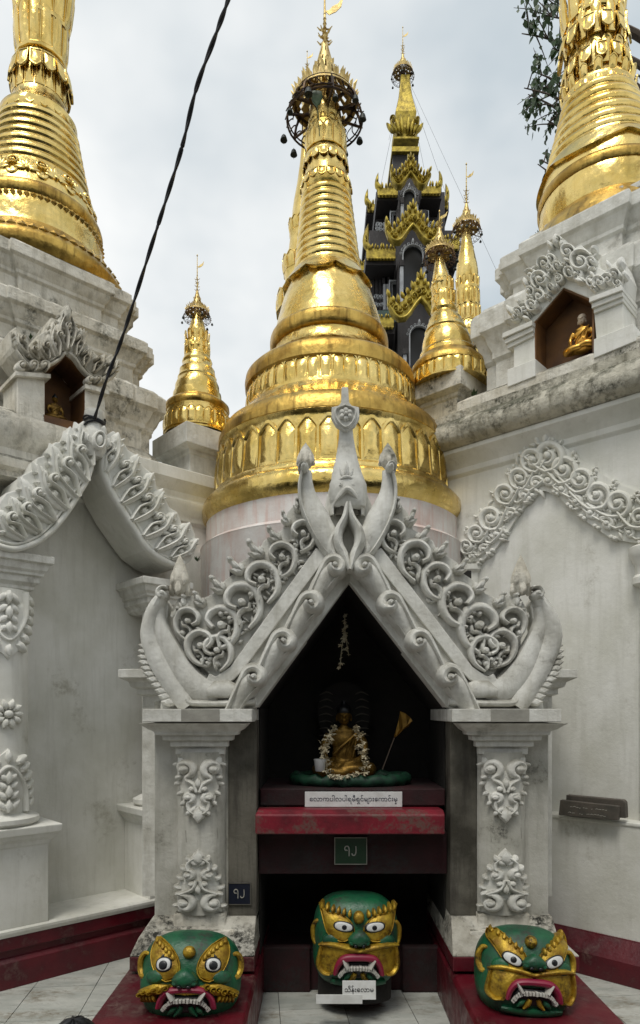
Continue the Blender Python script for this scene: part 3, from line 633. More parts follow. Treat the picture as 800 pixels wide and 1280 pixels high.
# ================================================================== THE SHRINE
YF = 3.40                                              # front plane of the gable
sh = thing('shrine', 'white plaster shrine with scrolled gable, open altar recess and red shelf in the centre', 'shrine', (.157, YF, 0))
def cxp(y): return 431 + 9 * max(0, min(1, (y - 487) / 400))
def mir(sd, base=None):                                 # drawing coords: x = pixels out from the shrine axis, y = photo row
    pl = base or plane_px((0, YF, 0), (0, -1, 0))
    return lambda x, y, h=0.: pl(cxp(y) + sd * x, y, h)
def wx(px, Y=YF): return (px - 400) * Y / F
AX = .16
# piers, body and interior
LX0, LX1, LX2 = wx(190), wx(320, 3.42), wx(324)         # outer edge, inner edge
RX0, RX1 = wx(690), wx(564, 3.42)
ZC = zpx(886, YF)
for x0, x1, sd in ((LX0, LX1, -1), (RX1, RX0, 1)):
    m = MB(); box(m, x0, x1, YF + .05, 4.35, .46, 1.60); m.build('pier', STEM, sh, smooth=False, bevel=.006)
    # soot blackened jamb panel beside the column
    xa, xb = (wx(284), LX1 + .002) if sd < 0 else (RX1 - .002, wx(598))
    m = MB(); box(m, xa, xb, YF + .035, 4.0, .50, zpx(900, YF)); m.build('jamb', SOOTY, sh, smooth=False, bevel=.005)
    # plinth: blotched sloping block over red slab over red platform
    if sd < 0: q0 = (wx(190), LX1, YF + .02); q1 = (wx(162, 3.28), wx(318, 3.28), 3.28)
    else: q0 = (RX1, wx(692), YF + .02); q1 = (wx(566, 3.28), wx(724, 3.28), 3.28)
    m = MB(); loft(m, [[Vector((a, b, z)) for a, b in ((q[0], q[2]), (q[1], q[2]), (q[1], 4.3), (q[0], 4.3))] for q, z in ((q1, .345), (q1, .352), ((q0[0] * .35 + q1[0] * .65, q0[1], q1[2] + .05), .42), (q0, .50))])
    m.build('plinth', BLOTCH, sh, smooth=False, bevel=.006)
    m = MB(); box(m, q1[0], q1[1], 3.275, 4.1, .276, .346); box(m, q1[0] + .05, q1[1] - .02, 3.33, 4.1, .25, .277); m.build('red_slab', RED, sh, smooth=False, bevel=.004)
    m = MB(); xa, xb = (-.95, -.32) if sd < 0 else (.655, 1.255)
    loft(m, [[Vector((a, b, z)) for a, b in ((xa - e, 2.2), (xb + e, 2.2), (xb + e, 4.1), (xa - e, 4.1))] for e, z in ((.012, 0), (.012, .24), (0, .26))])
    m.build('red_platform', RED, sh, smooth=False, bevel=.006)
    # low dirty foot under the engaged column
    m = MB(); cxx = (wx(250) if sd < 0 else wx(629)); zz = zpx(1148, YF)
    box(m, cxx - .13, cxx + .13, YF - .02, YF + .1, zpx(1158, YF), zpx(1141, YF)); box(m, cxx - .18, cxx + .18, YF - .055, YF + .1, zpx(1185, YF), zpx(1159, YF)); m.build('column_foot', MOULD, sh, smooth=False, bevel=.008)
# engaged columns with ornament
def column_sf(cx_px, Yc, Rc):
    xc = wx(cx_px); pl = plane_px((0, YF, 0), (0, -1, 0))
    def s(x, y, h=0.):                                 # x px from the column axis, y photo row
        X = x * YF / F; a = max(-1.35, min(1.35, X / Rc)); r = Rc + h
        return Vector((xc + r * math.sin(a), Yc - r * math.cos(a) * .75, zpx(y, YF)))
    return s
def ornament(par, sf, y0, y1, w, up, mat, full=1):
    """spade of scrolls; y0 = flat end row, y1 = tip row"""
    H = (y1 - y0); f = lambda t: y0 + H * t; sgn = 1 if H > 0 else -1
    def pc(fn, nm='scroll'):
        m = MB(); fn(m); m.build(nm, mat, par)
    pc(lambda m: dome(m, sf, [(-w * 1.0, f(0)), (-w * 1.04, f(.25)), (-w * .86, f(.45)), (-w * .62, f(.72)), (-w * .2, f(.93)), (0, f(1.0)), (w * .2, f(.93)), (w * .62, f(.72)), (w * .86, f(.45)), (w * 1.04, f(.25)), (w, f(0))], .012, c=(0, f(.4)), steps=((1, 0), (.97, 1), (.4, 1))), 'backing_leaf')
    for s in (1, -1):
        r = w * .36
        pc(lambda m: scroll(m, sf, s * w * .52, f(.17), r * 1.05, (PI / 2) * sgn + s * .3, s * sgn, w * .15, .034, 1.1, tail=[(s * w * .06, f(.52)), (s * w * .16, f(.40)), (s * w * .42, f(.34))]))
        pc(lambda m: scroll(m, sf, s * w * .36, f(.60), r * .62, (PI / 2) * sgn, s * sgn, w * .12, .032, 1.0, tail=[(s * w * .10, f(.86)), (s * w * .35, f(.78))]))
        for t, ww, an in ((.10, .98, .2), (.36, .92, .7), (.50, .80, .9), (.64, .66, 1.0), (.78, .44, 1.1)):
            pc(lambda m: dome(m, sf, leaf(s * w * (ww - .16), f(t), w * .36, w * .12, (math.atan2(sgn * math.sin(an), s * math.cos(an)))), .03), 'leaf')
        pc(lambda m: dome(m, sf, disc(s * w * .80, f(.30), w * .13, n=9), .034), 'bud')
        pc(lambda m: dome(m, sf, disc(s * w * .22, f(.47), w * .14, n=9), .036), 'bud')
    pc(lambda m: dome(m, sf, leaf(0, f(.74), abs(H) * .26, w * .22, PI / 2 * sgn, lobes=1), .036), 'leaf')
    pc(lambda m: dome(m, sf, leaf(0, f(.30), abs(H) * .18, w * .14, PI / 2 * sgn), .036), 'leaf')
    for s in (1, -1): pc(lambda m: dome(m, sf, leaf(s * w * .02, f(.72), abs(H) * .2, w * .14, PI / 2 * sgn - s * .75), .028), 'leaf')
for sd, cpx in ((-1, 250), (1, 629)):
    Rc = 31 * YF / F; Yc = YF + .06; xc = wx(cpx)
    m = MB(); lathe(m, (0, 0), [(Rc, zpx(1142, YF)), (Rc, zpx(940, YF))], 32, a0=PI, a1=2 * PI, cap=False)
    m.v = [Vector((xc + p.x, Yc + p.y * .75, p.z)) for p in m.v]; co = m.build('column', STEM, sh, fix=False)
    csf = column_sf(cpx, Yc, Rc)
    ornament(co, csf, 946, 1028, 28.5, 0, WORN); ornament(co, csf, 1140, 1058, 29, 1, WORN)
    m = MB(); slab(m, csf, [(-18, 1037), (24, 1034), (25, 1048), (-17, 1052)], 0, .0022); m.build('cement_patch', PATCH, co)
    # stepped capital
    c0 = (178 + 315) / 2 if sd < 0 else (566 + 701) / 2; m = MB(); rings = []
    for hw, y, py in ((31, 0, 943), (31, 0, 934), (36, .02, 933), (36, .02, 926), (43, .04, 925), (44, .04, 919), (51, .06, 918), (52, .06, 914), (58, .075, 911), (64, .11, 905.5), (66, .13, 903.5)):
        X0 = wx(c0) ; cc = wx(cpx) + (X0 - wx(cpx)) * ((hw - 31) / 35); w_ = hw * YF / F
        rings.append([Vector((cc + sx * w_, YF + .0 - y if sy < 0 else 3.9, zpx(py, YF))) for sx, sy in ((-1, -1), (1, -1), (1, 1), (-1, 1))])
    loft(m, rings); cp = m.build('capital', WORN, sh, smooth=False, bevel=.003)
    x0, x1 = wx(c0 - 68.5, YF - .14), wx(c0 + 68.5, YF - .14)
    m = MB(); box(m, x0, x1, YF - .14, 3.9, zpx(902.5, YF - .14), zpx(886, YF - .14)); m.build('capital_slab', WORN, sh, smooth=False, bevel=.004)
    pa = c0 - 20 if sd < 0 else c0 - 20; m = MB(); box(m, wx(pa, YF - .14), wx(pa + 48, YF - .14), YF - .1425, YF - .138, zpx(902, YF - .14), zpx(886.5, YF - .14)); m.build('cement_patch', PATCH, cp, smooth=False)
    # shoulder cornice further back
    xi, xo = (wx(230, 3.8), wx(178, 3.8)) if sd < 0 else (wx(650, 3.8), wx(690, 3.8)); m = MB(); rings = []
    for o, py in ((.0, 884), (.0, 870), (.03, 868), (.03, 861), (.06, 859), (.07, 853), (.12, 848), (.12, 838), (.08, 837)):
        o *= .88; xx = xo + sd * o; z = zpx(py, 3.8); a, b = sorted((xi, xx)); rings.append([Vector((a, 3.8 - o, z)), Vector((b, 3.8 - o, z)), Vector((b, 4.4, z)), Vector((a, 4.4, z))])
    loft(m, rings); m.build('shoulder_cornice', WORN, sh, smooth=False, bevel=.003)
    m = MB(); a, b = sorted((xi, xo)); box(m, a, b, 3.8, 4.4, .5, zpx(883, 3.8)); m.build('shoulder', WORN, sh, smooth=False)
# roof body behind the gable boards and the dark recess inside
def rp(dx, py, Y): return Vector((wx(cxp(py) + dx), Y, zpx(py, YF)))
m = MB(); 
for sd in (-1, 1):
    for o0, o1 in (((118, 886), (0, 716)),):
        a = [rp(sd * 122, 886, YF + .03), rp(0, 724, YF + .03), rp(0, 690, YF + .03), rp(sd * 215, 800, YF + .03), rp(sd * 215, 884, YF + .03)]
        b = [Vector((p.x, 4.25, p.z)) for p in a]; n = 5
        m.add(a + b, [tuple(range(n)), tuple(range(n, 2 * n))[::-1]] + [(i, (i + 1) % n, n + (i + 1) % n, n + i) for i in range(n)])
m.build('roof', WORN, sh, smooth=False)
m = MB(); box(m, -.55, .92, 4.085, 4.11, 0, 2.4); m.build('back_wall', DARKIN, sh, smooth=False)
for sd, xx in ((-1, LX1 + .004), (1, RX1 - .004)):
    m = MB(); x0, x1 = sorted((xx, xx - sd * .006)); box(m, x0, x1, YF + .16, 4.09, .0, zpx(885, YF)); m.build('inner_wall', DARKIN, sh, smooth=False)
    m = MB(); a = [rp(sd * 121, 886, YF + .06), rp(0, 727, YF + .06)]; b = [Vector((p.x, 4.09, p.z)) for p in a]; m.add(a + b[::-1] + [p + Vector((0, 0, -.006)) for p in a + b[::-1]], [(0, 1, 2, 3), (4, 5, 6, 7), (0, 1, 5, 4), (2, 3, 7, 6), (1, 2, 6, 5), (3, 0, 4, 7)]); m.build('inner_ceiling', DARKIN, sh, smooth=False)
# altar, shelf and the low hollow under it
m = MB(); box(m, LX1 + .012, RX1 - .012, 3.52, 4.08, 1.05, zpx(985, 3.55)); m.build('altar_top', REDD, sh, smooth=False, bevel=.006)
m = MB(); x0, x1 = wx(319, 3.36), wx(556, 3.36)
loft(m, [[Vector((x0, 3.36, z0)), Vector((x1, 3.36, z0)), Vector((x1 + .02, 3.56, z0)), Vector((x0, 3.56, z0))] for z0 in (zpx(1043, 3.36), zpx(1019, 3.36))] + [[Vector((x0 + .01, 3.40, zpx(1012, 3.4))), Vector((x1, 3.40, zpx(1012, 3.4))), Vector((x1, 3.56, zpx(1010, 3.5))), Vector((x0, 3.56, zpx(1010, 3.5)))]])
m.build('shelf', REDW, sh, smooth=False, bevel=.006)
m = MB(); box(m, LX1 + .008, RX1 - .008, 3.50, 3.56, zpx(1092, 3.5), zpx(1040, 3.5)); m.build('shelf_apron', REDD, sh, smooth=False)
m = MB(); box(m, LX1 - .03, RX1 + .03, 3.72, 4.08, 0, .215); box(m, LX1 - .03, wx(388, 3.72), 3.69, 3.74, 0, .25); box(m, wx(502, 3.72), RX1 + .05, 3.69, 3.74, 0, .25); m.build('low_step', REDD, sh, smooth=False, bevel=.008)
# ---- gable boards: scroll panel, flat fillet, wave band, corner horns
panel_out = [(50, 640), (64, 628), (75, 640), (82, 662), (96, 670), (106, 676), (112, 690), (128, 698), (137, 704), (142, 716), (154, 724), (161, 730), (170, 742), (184, 748), (196, 744), (214, 748), (222, 762), (222, 780), (213, 800), (196, 822), (178, 842), (165, 852), (150, 842), (40, 700), (34, 670)]
for sd in (-1, 1):
    sf = mir(sd); gb = thing('gable_tmp', '', '', (.157, YF, 0)) if False else None
    m = MB(); slab(m, sf, panel_out, -.09, .0); pn_ = m.build('scroll_panel', WORN, sh, smooth=False, bevel=.004)
    def pc(fn, nm='scroll', par=pn_, mat=WORN):
        m = MB(); fn(m); return m.build(nm, mat, par)
    # main scrolls: stalk leaves the fillet, sweeps out and curls back on itself
    for cx, cy, r in ((56, 668, 14), (83, 697, 17), (109, 724, 18), (134, 752, 19), (160, 780, 20), (186, 806, 17), (166, 812, 15), (201, 776, 14)):
        jr = random.uniform(-.15, .15); r *= random.uniform(.94, 1.06); sdn = 1 if cx < 165 or cx == 166 else -1; mx = 1
        # broad leaf that rises from the fillet, arches over and curls in on a ball
        big = [(cx + r * .1, cy + r * 1.75), (cx - r * .75, cy + r * 1.15), (cx - r * 1.05, cy + r * .2), (cx - r * .75, cy - r * .65), (cx + r * .05, cy - r * .95), (cx + r * .72, cy - r * .6), (cx + r * .88, cy + r * .0), (cx + r * .45, cy + r * .38)]
        rt_ = random.uniform(-.35, .3); big = [(cx + (x - cx) * math.cos(rt_) - (y - cy) * math.sin(rt_), cy + (x - cx) * math.sin(rt_) + (y - cy) * math.cos(rt_)) for x, y in big]
        if sdn < 0: big = [(2 * cx - x, y) for x, y in big]
        pc(lambda m: ribbon(m, sf, big, [r * .12, r * .22, r * .27, r * .29, r * .28, r * .25, r * .2, r * .16], [.036, .055], k=8))
        pc(lambda m: ribbon(m, sf, [(cx + sdn * r * .15, cy + r * 1.55), (cx + sdn * r * .2, cy + r * .9), (cx - sdn * r * .1, cy + r * .55), (cx - sdn * r * .42, cy + r * .5), (cx - sdn * r * .5, cy + r * .15)], [r * .08, r * .15, r * .16, r * .13, r * .08], .045), 'leaf')
        pc(lambda m: dome(m, sf, disc(cx - r * .02, cy + r * .12, r * .27, n=12), .062, steps=((1, 0), (.95, .5), (.75, .85), (.4, 1))), 'bud')
        for k, (qx, qy, l, a_) in enumerate(((.35, .95, .75, .5), (.1, 1.05, .7, 1.3), (.55, .75, .7, -.2))):
            pc(lambda m: dome(m, sf, leaf(cx + sdn * r * qx, cy + r * qy, r * l, r * .2, a_ if sdn > 0 else PI - a_, bend=.3 * sdn), .04), 'leaf')
        pc(lambda m: dome(m, sf, disc(cx + sdn * r * .75, cy + r * 1.1, r * .2, n=9), .045), 'bud')
    # leaf cluster along the outer edge, tips curling outward
    for cx, cy, l, a in ((72, 655, 17, -.6), (84, 676, 20, -.4), (106, 694, 22, -.35), (130, 714, 22, -.3), (154, 738, 22, -.35), (180, 756, 19, -.5), (204, 762, 18, -1.1), (217, 776, 15, -1.5), (60, 640, 14, -1.0)):
        l *= random.uniform(.9, 1.15)
        for k, da in enumerate((0, .55, -.5)):
            pc(lambda m: dome(m, sf, leaf(cx, cy + k, l * (1 - .22 * k), l * .21, a + da, bend=-.35, lobes=1), .044 - .006 * k), 'leaf')
        pc(lambda m: dome(m, sf, disc(cx + l * .9 * math.cos(a - .35), cy + l * .9 * math.sin(a - .35), l * .17, n=9), .05), 'bud')
    for cx, cy in ((66, 690), (94, 716), (120, 742), (146, 775), (160, 768), (208, 792), (184, 826), (150, 800), (167, 830)):
        pc(lambda m: dome(m, sf, disc(cx, cy, 4.2, n=9), .04), 'bud')
    # low foliage filling the ground between the scrolls
    rf = random.Random(31 + sd)
    for q in range(95):
        t = rf.random(); bx, by = 44 + 122 * t, 694 + 150 * t; off = rf.uniform(2, 36) * (1 if t > .12 else .6); cx, cy = bx + off * .82, by - off * .57
        if cx > 214 or (cx > 150 and cy < 752) : continue
        pc(lambda m: dome(m, sf, leaf(cx, cy, rf.uniform(8, 14), rf.uniform(1.8, 3), rf.uniform(-2.4, .6), bend=rf.uniform(-.5, .5), lobes=1), rf.uniform(.018, .028)), 'leaf')
    # flat fillet
    m = MB(); slab(m, sf, [(26, 696), (40, 686), (150, 834), (168, 846), (176, 842), (180, 850), (172, 858), (158, 857), (146, 850), (134, 838)], -.10, .035); m.build('fillet', WORN, sh, smooth=False, bevel=.005)
    # wave band with four big curls
    m = MB(); slab(m, sf, [(0, 728), (0, 700), (22, 694), (32, 700), (146, 852), (160, 868), (160, 886), (124, 886), (118, 884)], -.12, .01); wb = m.build('wave_band', WORN, sh, smooth=False, bevel=.006)
    for cx, cy in ((118, 848), (81, 805), (47, 759), (17, 714)):
        pc(lambda m: ribbon(m, sf, [(cx + 33, cy + 50), (cx + 27, cy + 36), (cx + 19, cy + 22), (cx + 10, cy + 9), (cx + 2, cy + 1)], [6, 11, 13.5, 14, 12], [.045, .085], k=10), 'curl', wb)
        pc(lambda m: ribbon(m, sf, [(cx + 38, cy + 42), (cx + 30, cy + 26), (cx + 22, cy + 10), (cx + 15, cy - 3)] + spiral(cx + 1, cy - 1, 13.5, 1.0, -.25, -1, .3)[1:], [3, 5.5, 7, 7.4, 7.2, 6.2, 4.8], [.065, .125], k=8, sm=2), 'curl', wb)
        pc(lambda m: dome(m, sf, disc(cx + 1, cy - 1, 4.6, n=12), .125), 'curl_eye', wb)
        pc(lambda m: ribbon(m, sf, [(cx + 24, cy + 44), (cx + 15, cy + 30), (cx + 4, cy + 17), (cx - 3, cy + 11)], [2, 3.5, 3.5, 2], [.04, .075]), 'curl_rib', wb)
    # corner horn
    m = MB(); slab(m, sf, [(122, 887), (122, 878), (128, 860), (136, 862), (138, 874), (196, 873), (204, 860), (222, 826), (232, 800), (229, 776), (226, 756), (234, 744), (246, 748), (257, 776), (261, 800), (256, 826), (244, 848), (238, 868), (240, 887)], -.12, .0); hb = m.build('corner_horn', WORN, sh, smooth=False, bevel=.006)
    pc(lambda m: ribbon(m, sf, [(166, 864), (190, 860), (212, 838), (228, 806), (237, 780), (236, 760)], [12, 17, 17, 13, 9, 6], [.035, .045], groove=False), 'horn_body', hb)
    pc(lambda m: ribbon(m, sf, [(204, 884), (222, 858), (240, 826), (250, 796), (245, 770), (236, 752), (230, 744)], [13, 13, 13, 12, 10, 7, 4], [.045, .06]), 'horn_body', hb)
    pc(lambda m: ribbon(m, sf, [(120, 877), (150, 879), (196, 879), (204, 874)], [5, 5, 5, 4], .045), 'horn_foot', hb)
    pc(lambda m: dome(m, sf, [(132, 874), (136, 858), (150, 850), (170, 850), (186, 862), (184, 874)], .05), 'horn_body', hb)
    for i in range(11):
        t = i / 10; x = 262 - 8 * t + 4 * math.sin(t * 5) - (16 * t * t); y = 812 + 68 * t; r = 4.2 + 3.5 * t
        pc(lambda m: dome(m, sf, leaf(x - 13 - 5 * t, y - 2, 17 + 6 * t, r * 1.05, -.25 + .2 * t), .05, base=-.02), 'scale', hb)
    pc(lambda m: scroll(m, sf, 230, 744, 9, -2.2, 1, 3.4, .06, .9), 'curl', hb)
    pc(lambda m: dome(m, sf, disc(232, 747, 6), .07), 'curl', hb)
    bsf = mir(sd, plane_px((0, YF - .01, 0), (0, -1, 0)))
    # bud finial is round
    m = MB(); bc = bsf(212 if sd < 0 else 214, 744); prof = [(5, 0), (9, 8), (11.5, 18), (10, 27), (6, 38), (2.5, 46), (0, 51)]; lathe(m, (bc.x, bc.y), [(r * YF / F, bc.z + q * YF / F) for r, q in prof], 12, wob=.15); bd = m.build('bud_finial', MOULD, hb)
    for k in range(8):
        a = 2 * PI * k / 8; zc = bc.z + (6 + (k % 2) * 12) * YF / F; rr = 10 * YF / F
        m = MB(); dome(m, lambda x, y, h: Vector((bc.x + (rr * (1 - (y + .02) * 4) + h) * math.cos(a + x / rr), bc.y + (rr * (1 - (y + .02) * 4) + h) * math.sin(a + x / rr), zc + y)), leaf(0, -.03, .085, .02, PI / 2), .012); m.build('sepal', MOULD, hb)
# ---- apex finial
fi = MB(); sf = mir(1)
slab(fi, sf, [(-30, 640), (-22, 608), (22, 608), (34, 640), (44, 690), (20, 712), (-20, 712), (-44, 690)], -.10, .0); fo = fi.build('apex_block', WORN, sh, smooth=False, bevel=.008)
def ell(mm, lst, cy_, n=20, ex=1.):
    """lst of (row, half width px, half depth px, dx px); flattened round horn standing at depth cy_"""
    rings = []
    for py, w, d, dx in lst:
        c = Vector((wx(cxp(py) + dx), cy_, zpx(py, YF))); k = YF / F
        rings.append([c + Vector((w * k * math.cos(2 * PI * i / n), d * k * math.sin(2 * PI * i / n), 0)) for i in range(n)])
    loft(mm, rings)
m = MB(); ell(m, [(640, 12, 10, 2), (636, 20, 14, 2), (628, 23, 16, 1), (618, 23.5, 17, 1), (608, 23, 17, 1), (602, 20.5, 15, 1), (594, 18.5, 13, 0), (580, 14.5, 11, 0), (566, 11.5, 9, 0), (552, 9.3, 8, 0), (540, 8.2, 7, 0), (528, 7, 6, 0)], YF - .03); m.build('apex_horn', WORN, sh)
m = MB(); ps = mir(1, plane_px((0, YF - .075, 0), (0, -1, 0)))
slab(m, ps, [(-4, 485), (4, 485), (5, 504), (8, 508), (17, 510), (17.5, 522), (12, 532), (0, 540), (-12, 532), (-17.5, 522), (-17, 510), (-8, 508), (-5, 504)], -.03, .012); so = m.build('apex_shield', WORN, sh, smooth=False, bevel=.004)
m = MB(); ribbon(m, ps, [(0, 509), (11, 513), (12.5, 521), (8, 530), (0, 536), (-8, 530), (-12.5, 521), (-11, 513), (0, 509)], [1.6, 1.6], .02, .0, sm=3); m.build('shield_rim', WORN, so)
for k in range(6):
    a = PI / 2 + 2 * PI * k / 6; m = MB(); dome(m, ps, disc(.5 + 5.2 * math.cos(a), 520 + 5.2 * math.sin(a), 3.7, n=9), .016, .012); m.build('petal', WORN, so)
m = MB(); dome(m, ps, disc(.5, 520, 3, n=9), .024, .012); m.build('petal', WORN, so)
hs = lambda x, y, h: mir(1, plane_px((0, YF - .085, 0), (0, -1, 0)))(x, y, h - .00022 * x * x)
def hp(fn, nm): 
    m = MB(); fn(m); m.build(nm, WORN, sh)
hp(lambda m: ribbon(m, hs, [(-22, 612), (-12, 601), (0, 597), (12, 601), (23, 612)], [2, 2.4, 2], .018), 'horn_ring')
hp(lambda m: ribbon(m, hs, [(-20, 640), (-19, 628), (-9, 619), (0, 613), (10, 619), (20, 628), (21, 640)], [3.5, 4, 4.5, 4, 3.5], .03), 'horn_lip')
for s in (-1, 1):
    hp(lambda m: scroll(m, hs, s * 9, 607, 4.5, PI / 2, -s, 1.3, .018, 1.1), 'curl')
    hp(lambda m: scroll(m, hs, s * 18, 617, 3.6, PI / 2, -s, 1.1, .018, 1.1), 'curl')
    hp(lambda m: dome(m, hs, leaf(s * 3, 600, 17, 3, -PI / 2 + s * .35), .012), 'leaf')
hp(lambda m: dome(m, hs, leaf(0, 600, 24, 3.6, -PI / 2), .018), 'leaf')
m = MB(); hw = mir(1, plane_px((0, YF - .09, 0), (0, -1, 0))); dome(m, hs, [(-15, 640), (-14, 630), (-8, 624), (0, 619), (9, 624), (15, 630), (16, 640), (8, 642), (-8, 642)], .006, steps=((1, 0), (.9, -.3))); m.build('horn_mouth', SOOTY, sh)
# twin flame tongues below, side horns
for s in (-1, 1):
    sf = mir(s)
    hp(lambda m: ribbon(m, sf, [(1, 636), (4, 652), (12, 668), (13, 684), (7, 698), (1, 718)], [3, 5, 6, 7, 7, 3], [.09, .10]), 'flame_tongue')
    hp(lambda m: ribbon(m, sf, [(9, 660), (20, 676), (22, 690), (16, 704), (6, 716)], [2, 4, 6, 6, 3], [.06, .07]), 'flame_tongue')
    m = MB(); k = YF / F; path = [(14, 704, 8), (20, 690, 13), (29, 672, 16), (38, 652, 16), (45, 634, 12.5), (49, 618, 9), (50, 604, 7), (50, 592, 6.5)]
    pts = [sf(x, y, .035) for x, y, r in path]; tube(m, catmull(pts, 4), [interp([r * k for *_, r in path], t / 28) for t in range(29)], 14, flat=(0, 1, 0), squash=.75); m.build('side_horn', WORN, sh)
    hp(lambda m: ribbon(m, sf, [(12, 708), (30, 690), (46, 664), (57, 636), (59, 612), (56, 596)], [2, 2.5, 3, 3, 2.4, 2], [.05, .07]), 'horn_rib')
    hp(lambda m: scroll(m, sf, 53, 592, 6.5, 0, -1, 2.4, .085, .9), 'curl')
    hp(lambda m: dome(m, sf, disc(53, 592, 5.2), .095), 'curl')
    m = MB(); bc = sf(51, 588, .02); lathe(m, (bc.x, bc.y), [(r * k, bc.z + q * k) for r, q in ((4, 0), (8.5, 5), (10, 12), (8.5, 19), (5, 26), (2, 30), (0, 33))], 12, wob=.2); m.build('bud_finial', MOULD, sh)
    for q in range(5):
        a = -PI / 2 + (q - 2) * .8; m = MB(); rr = 8.6 * k; zc = bc.z + 11 * k; dome(m, lambda x, y, h: Vector((bc.x + (rr - y * .2 + h) * math.cos(a + x / rr), bc.y + (rr - y * .2 + h) * math.sin(a + x / rr), zc + y)), leaf(0, -.03, .07, .014, PI / 2), .008); m.build('sepal', MOULD, sh)
# ================================================================== SIGNS
FONT = None
def text_obj(txt, size, mat, parent, mw, name='lettering', width=None, depth=.001, bold=0.):
    cu = bpy.data.curves.new('t', 'FONT'); cu.body = txt; cu.size = size; cu.extrude = depth; cu.align_x = 'CENTER'; cu.align_y = 'CENTER'; cu.offset = bold
    to = bpy.data.objects.new('t', cu); C.objects.link(to); bpy.context.view_layer.update()
    me = bpy.data.meshes.new_from_object(to.evaluated_get(bpy.context.evaluated_depsgraph_get())); bpy.data.objects.remove(to)
    me.materials.clear(); me.materials.append(mat)
    if me.vertices:
        xs = [v.co.x for v in me.vertices]; ys = [v.co.y for v in me.vertices]; k = width / (max(xs) - min(xs)) if width else 1; cx = (max(xs) + min(xs)) / 2; cy = (max(ys) + min(ys)) / 2
        for v in me.vertices: v.co.x = (v.co.x - cx) * k; v.co.y = (v.co.y - cy) * (k if width else 1)
    o = inst(me, name, mw, parent); return o
def plaque(name, label, cat, x0, x1, z0, z1, y, mat, txt, tmat, rim=None, th=.012, tw=.9, tilt=0., bold=0., dz=0.):
    cx, cz = (x0 + x1) / 2, (z0 + z1) / 2; t = thing(name, label, cat, (cx, y, cz)); w, h = (x1 - x0) / 2, (z1 - z0) / 2
    Mw = Matrix.Translation((cx, y, cz)) @ Matrix.Rotation(tilt, 4, 'X')
    m = MB(); box(m, -w, w, -th, 0, -h, h); m.v = [Mw @ p for p in m.v]; m.build('board', mat, t, smooth=False, bevel=.0015)
    if rim:
        m = MB()
        for a in ((-w, w, -h, -h + .004), (-w, w, h - .004, h), (-w, -w + .004, -h + .0042, h - .0042), (w - .004, w, -h + .0042, h - .0042)): box(m, a[0], a[1], -th - .0025, -th + .001, a[2], a[3])
        m.v = [Mw @ p for p in m.v]; m.build('rim', rim, t, smooth=False)
    if txt: text_obj(txt, h * 1.3, tmat, t, Mw @ Matrix.Translation((0, -th - .0008, dz)) @ Matrix.Rotation(PI / 2, 4, 'X'), width=2 * w * tw, bold=bold)
    return t
def digits(t, mat, cx, cz, y, h):
    sfd = lambda a, b, q: Vector((cx + a * h, y - q, cz + b * h))
    m = MB(); ribbon(m, sfd, [(-.52, .02), (-.60, .14), (-.80, .10), (-.92, .36), (-.78, .68), (-.48, .72), (-.28, .48), (-.24, .0), (-.26, -.78)], [.07, .085, .08], .002); m.build('digit', mat, t)
    m = MB(); ribbon(m, sfd, [(.78, .74), (.80, .2), (.76, -.36), (.56, -.66), (.28, -.62), (.18, -.36)], [.07, .085, .08], .002); m.build('digit', mat, t)
plaque('name_sign', 'long white enamel sign with a line of Burmese script above the red shelf', 'sign', wx(381, 3.50), wx(503, 3.50), zpx(1009, 3.50), zpx(990, 3.50), 3.518, SIGNW, '\u1031\u101c\u102c\u1000\u1015\u102b\u101c\u1015\u102b\u101b\u1019\u102e\u101b\u103e\u1004\u103a\u1019\u103b\u102c\u1038\u1031\u1000\u102c\u1004\u103a\u1038\u1019\u103e\u102f', INK, th=.01, tw=.9)
N1_ = plaque('number_sign', 'small square dark green number sign with a thin pale rim under the red shelf', 'sign', wx(418, 3.48), wx(459, 3.48), zpx(1081, 3.48), zpx(1047, 3.48), 3.498, SIGNG, None, TEETH, rim=PATCH)
digits(N1_, TEETH, wx(438.5, 3.48), zpx(1064, 3.48), 3.498 - .0125, .034)
N2_ = plaque('number_sign', 'faded navy number sign fixed low on the sooty left jamb', 'sign', wx(284, YF), wx(313, YF), zpx(1133, YF), zpx(1105, YF), YF + .034, SIGNB, None, PATCH, rim=SOOTY, th=.008)
digits(N2_, PATCH, wx(298.5), zpx(1119, YF), YF + .034 - .0085, .030)
plaque('card_sign', 'small white card with black Burmese script leaning on the middle mask', 'sign', wx(428, 3.30), wx(470, 3.30), zpx(1250, 3.30), zpx(1227, 3.30), 3.31, SIGNW, '\u101e\u102d\u1014\u103a\u1038\u1031\u101c\u102c\u1019', BLACK, th=.004, tw=.86, tilt=-.12)
m = MB(); x0, x1 = wx(395, 3.24), wx(453, 3.24); za = zpx(1255, 3.24)
slab(m, lambda x, y, h: Vector((h, 3.24 + x, za + y)), [(0, 0), (.05, 0), (.05, .004), (.004, .004), (.004, .045), (0, .045)], x0, x1); tag(m.build('angle_strip', SIGNW, smooth=False, bevel=.001), 'short white angled metal strip lying on the tiles before the middle mask', 'strip')
tb = thing('stone_tablet', 'dark brown inscribed stone tablet leaning on the ledge of the right wall', 'tablet', P(740, 1020, 3.93))
ts = plR(1.04)
m = MB(); slab(m, ts, [(701, 1018), (703, 999), (776, 1007), (775, 1025)], 0, .035); m.build('front_slab', SLATE, tb, smooth=False, bevel=.004)
m = MB(); slab(m, ts, [(706, 1018), (707, 993.5), (778, 1000), (781, 1003), (782, 1023)], -.05, -.006); m.build('rear_slab', SLATE, tb, smooth=False, bevel=.005)
m = MB()
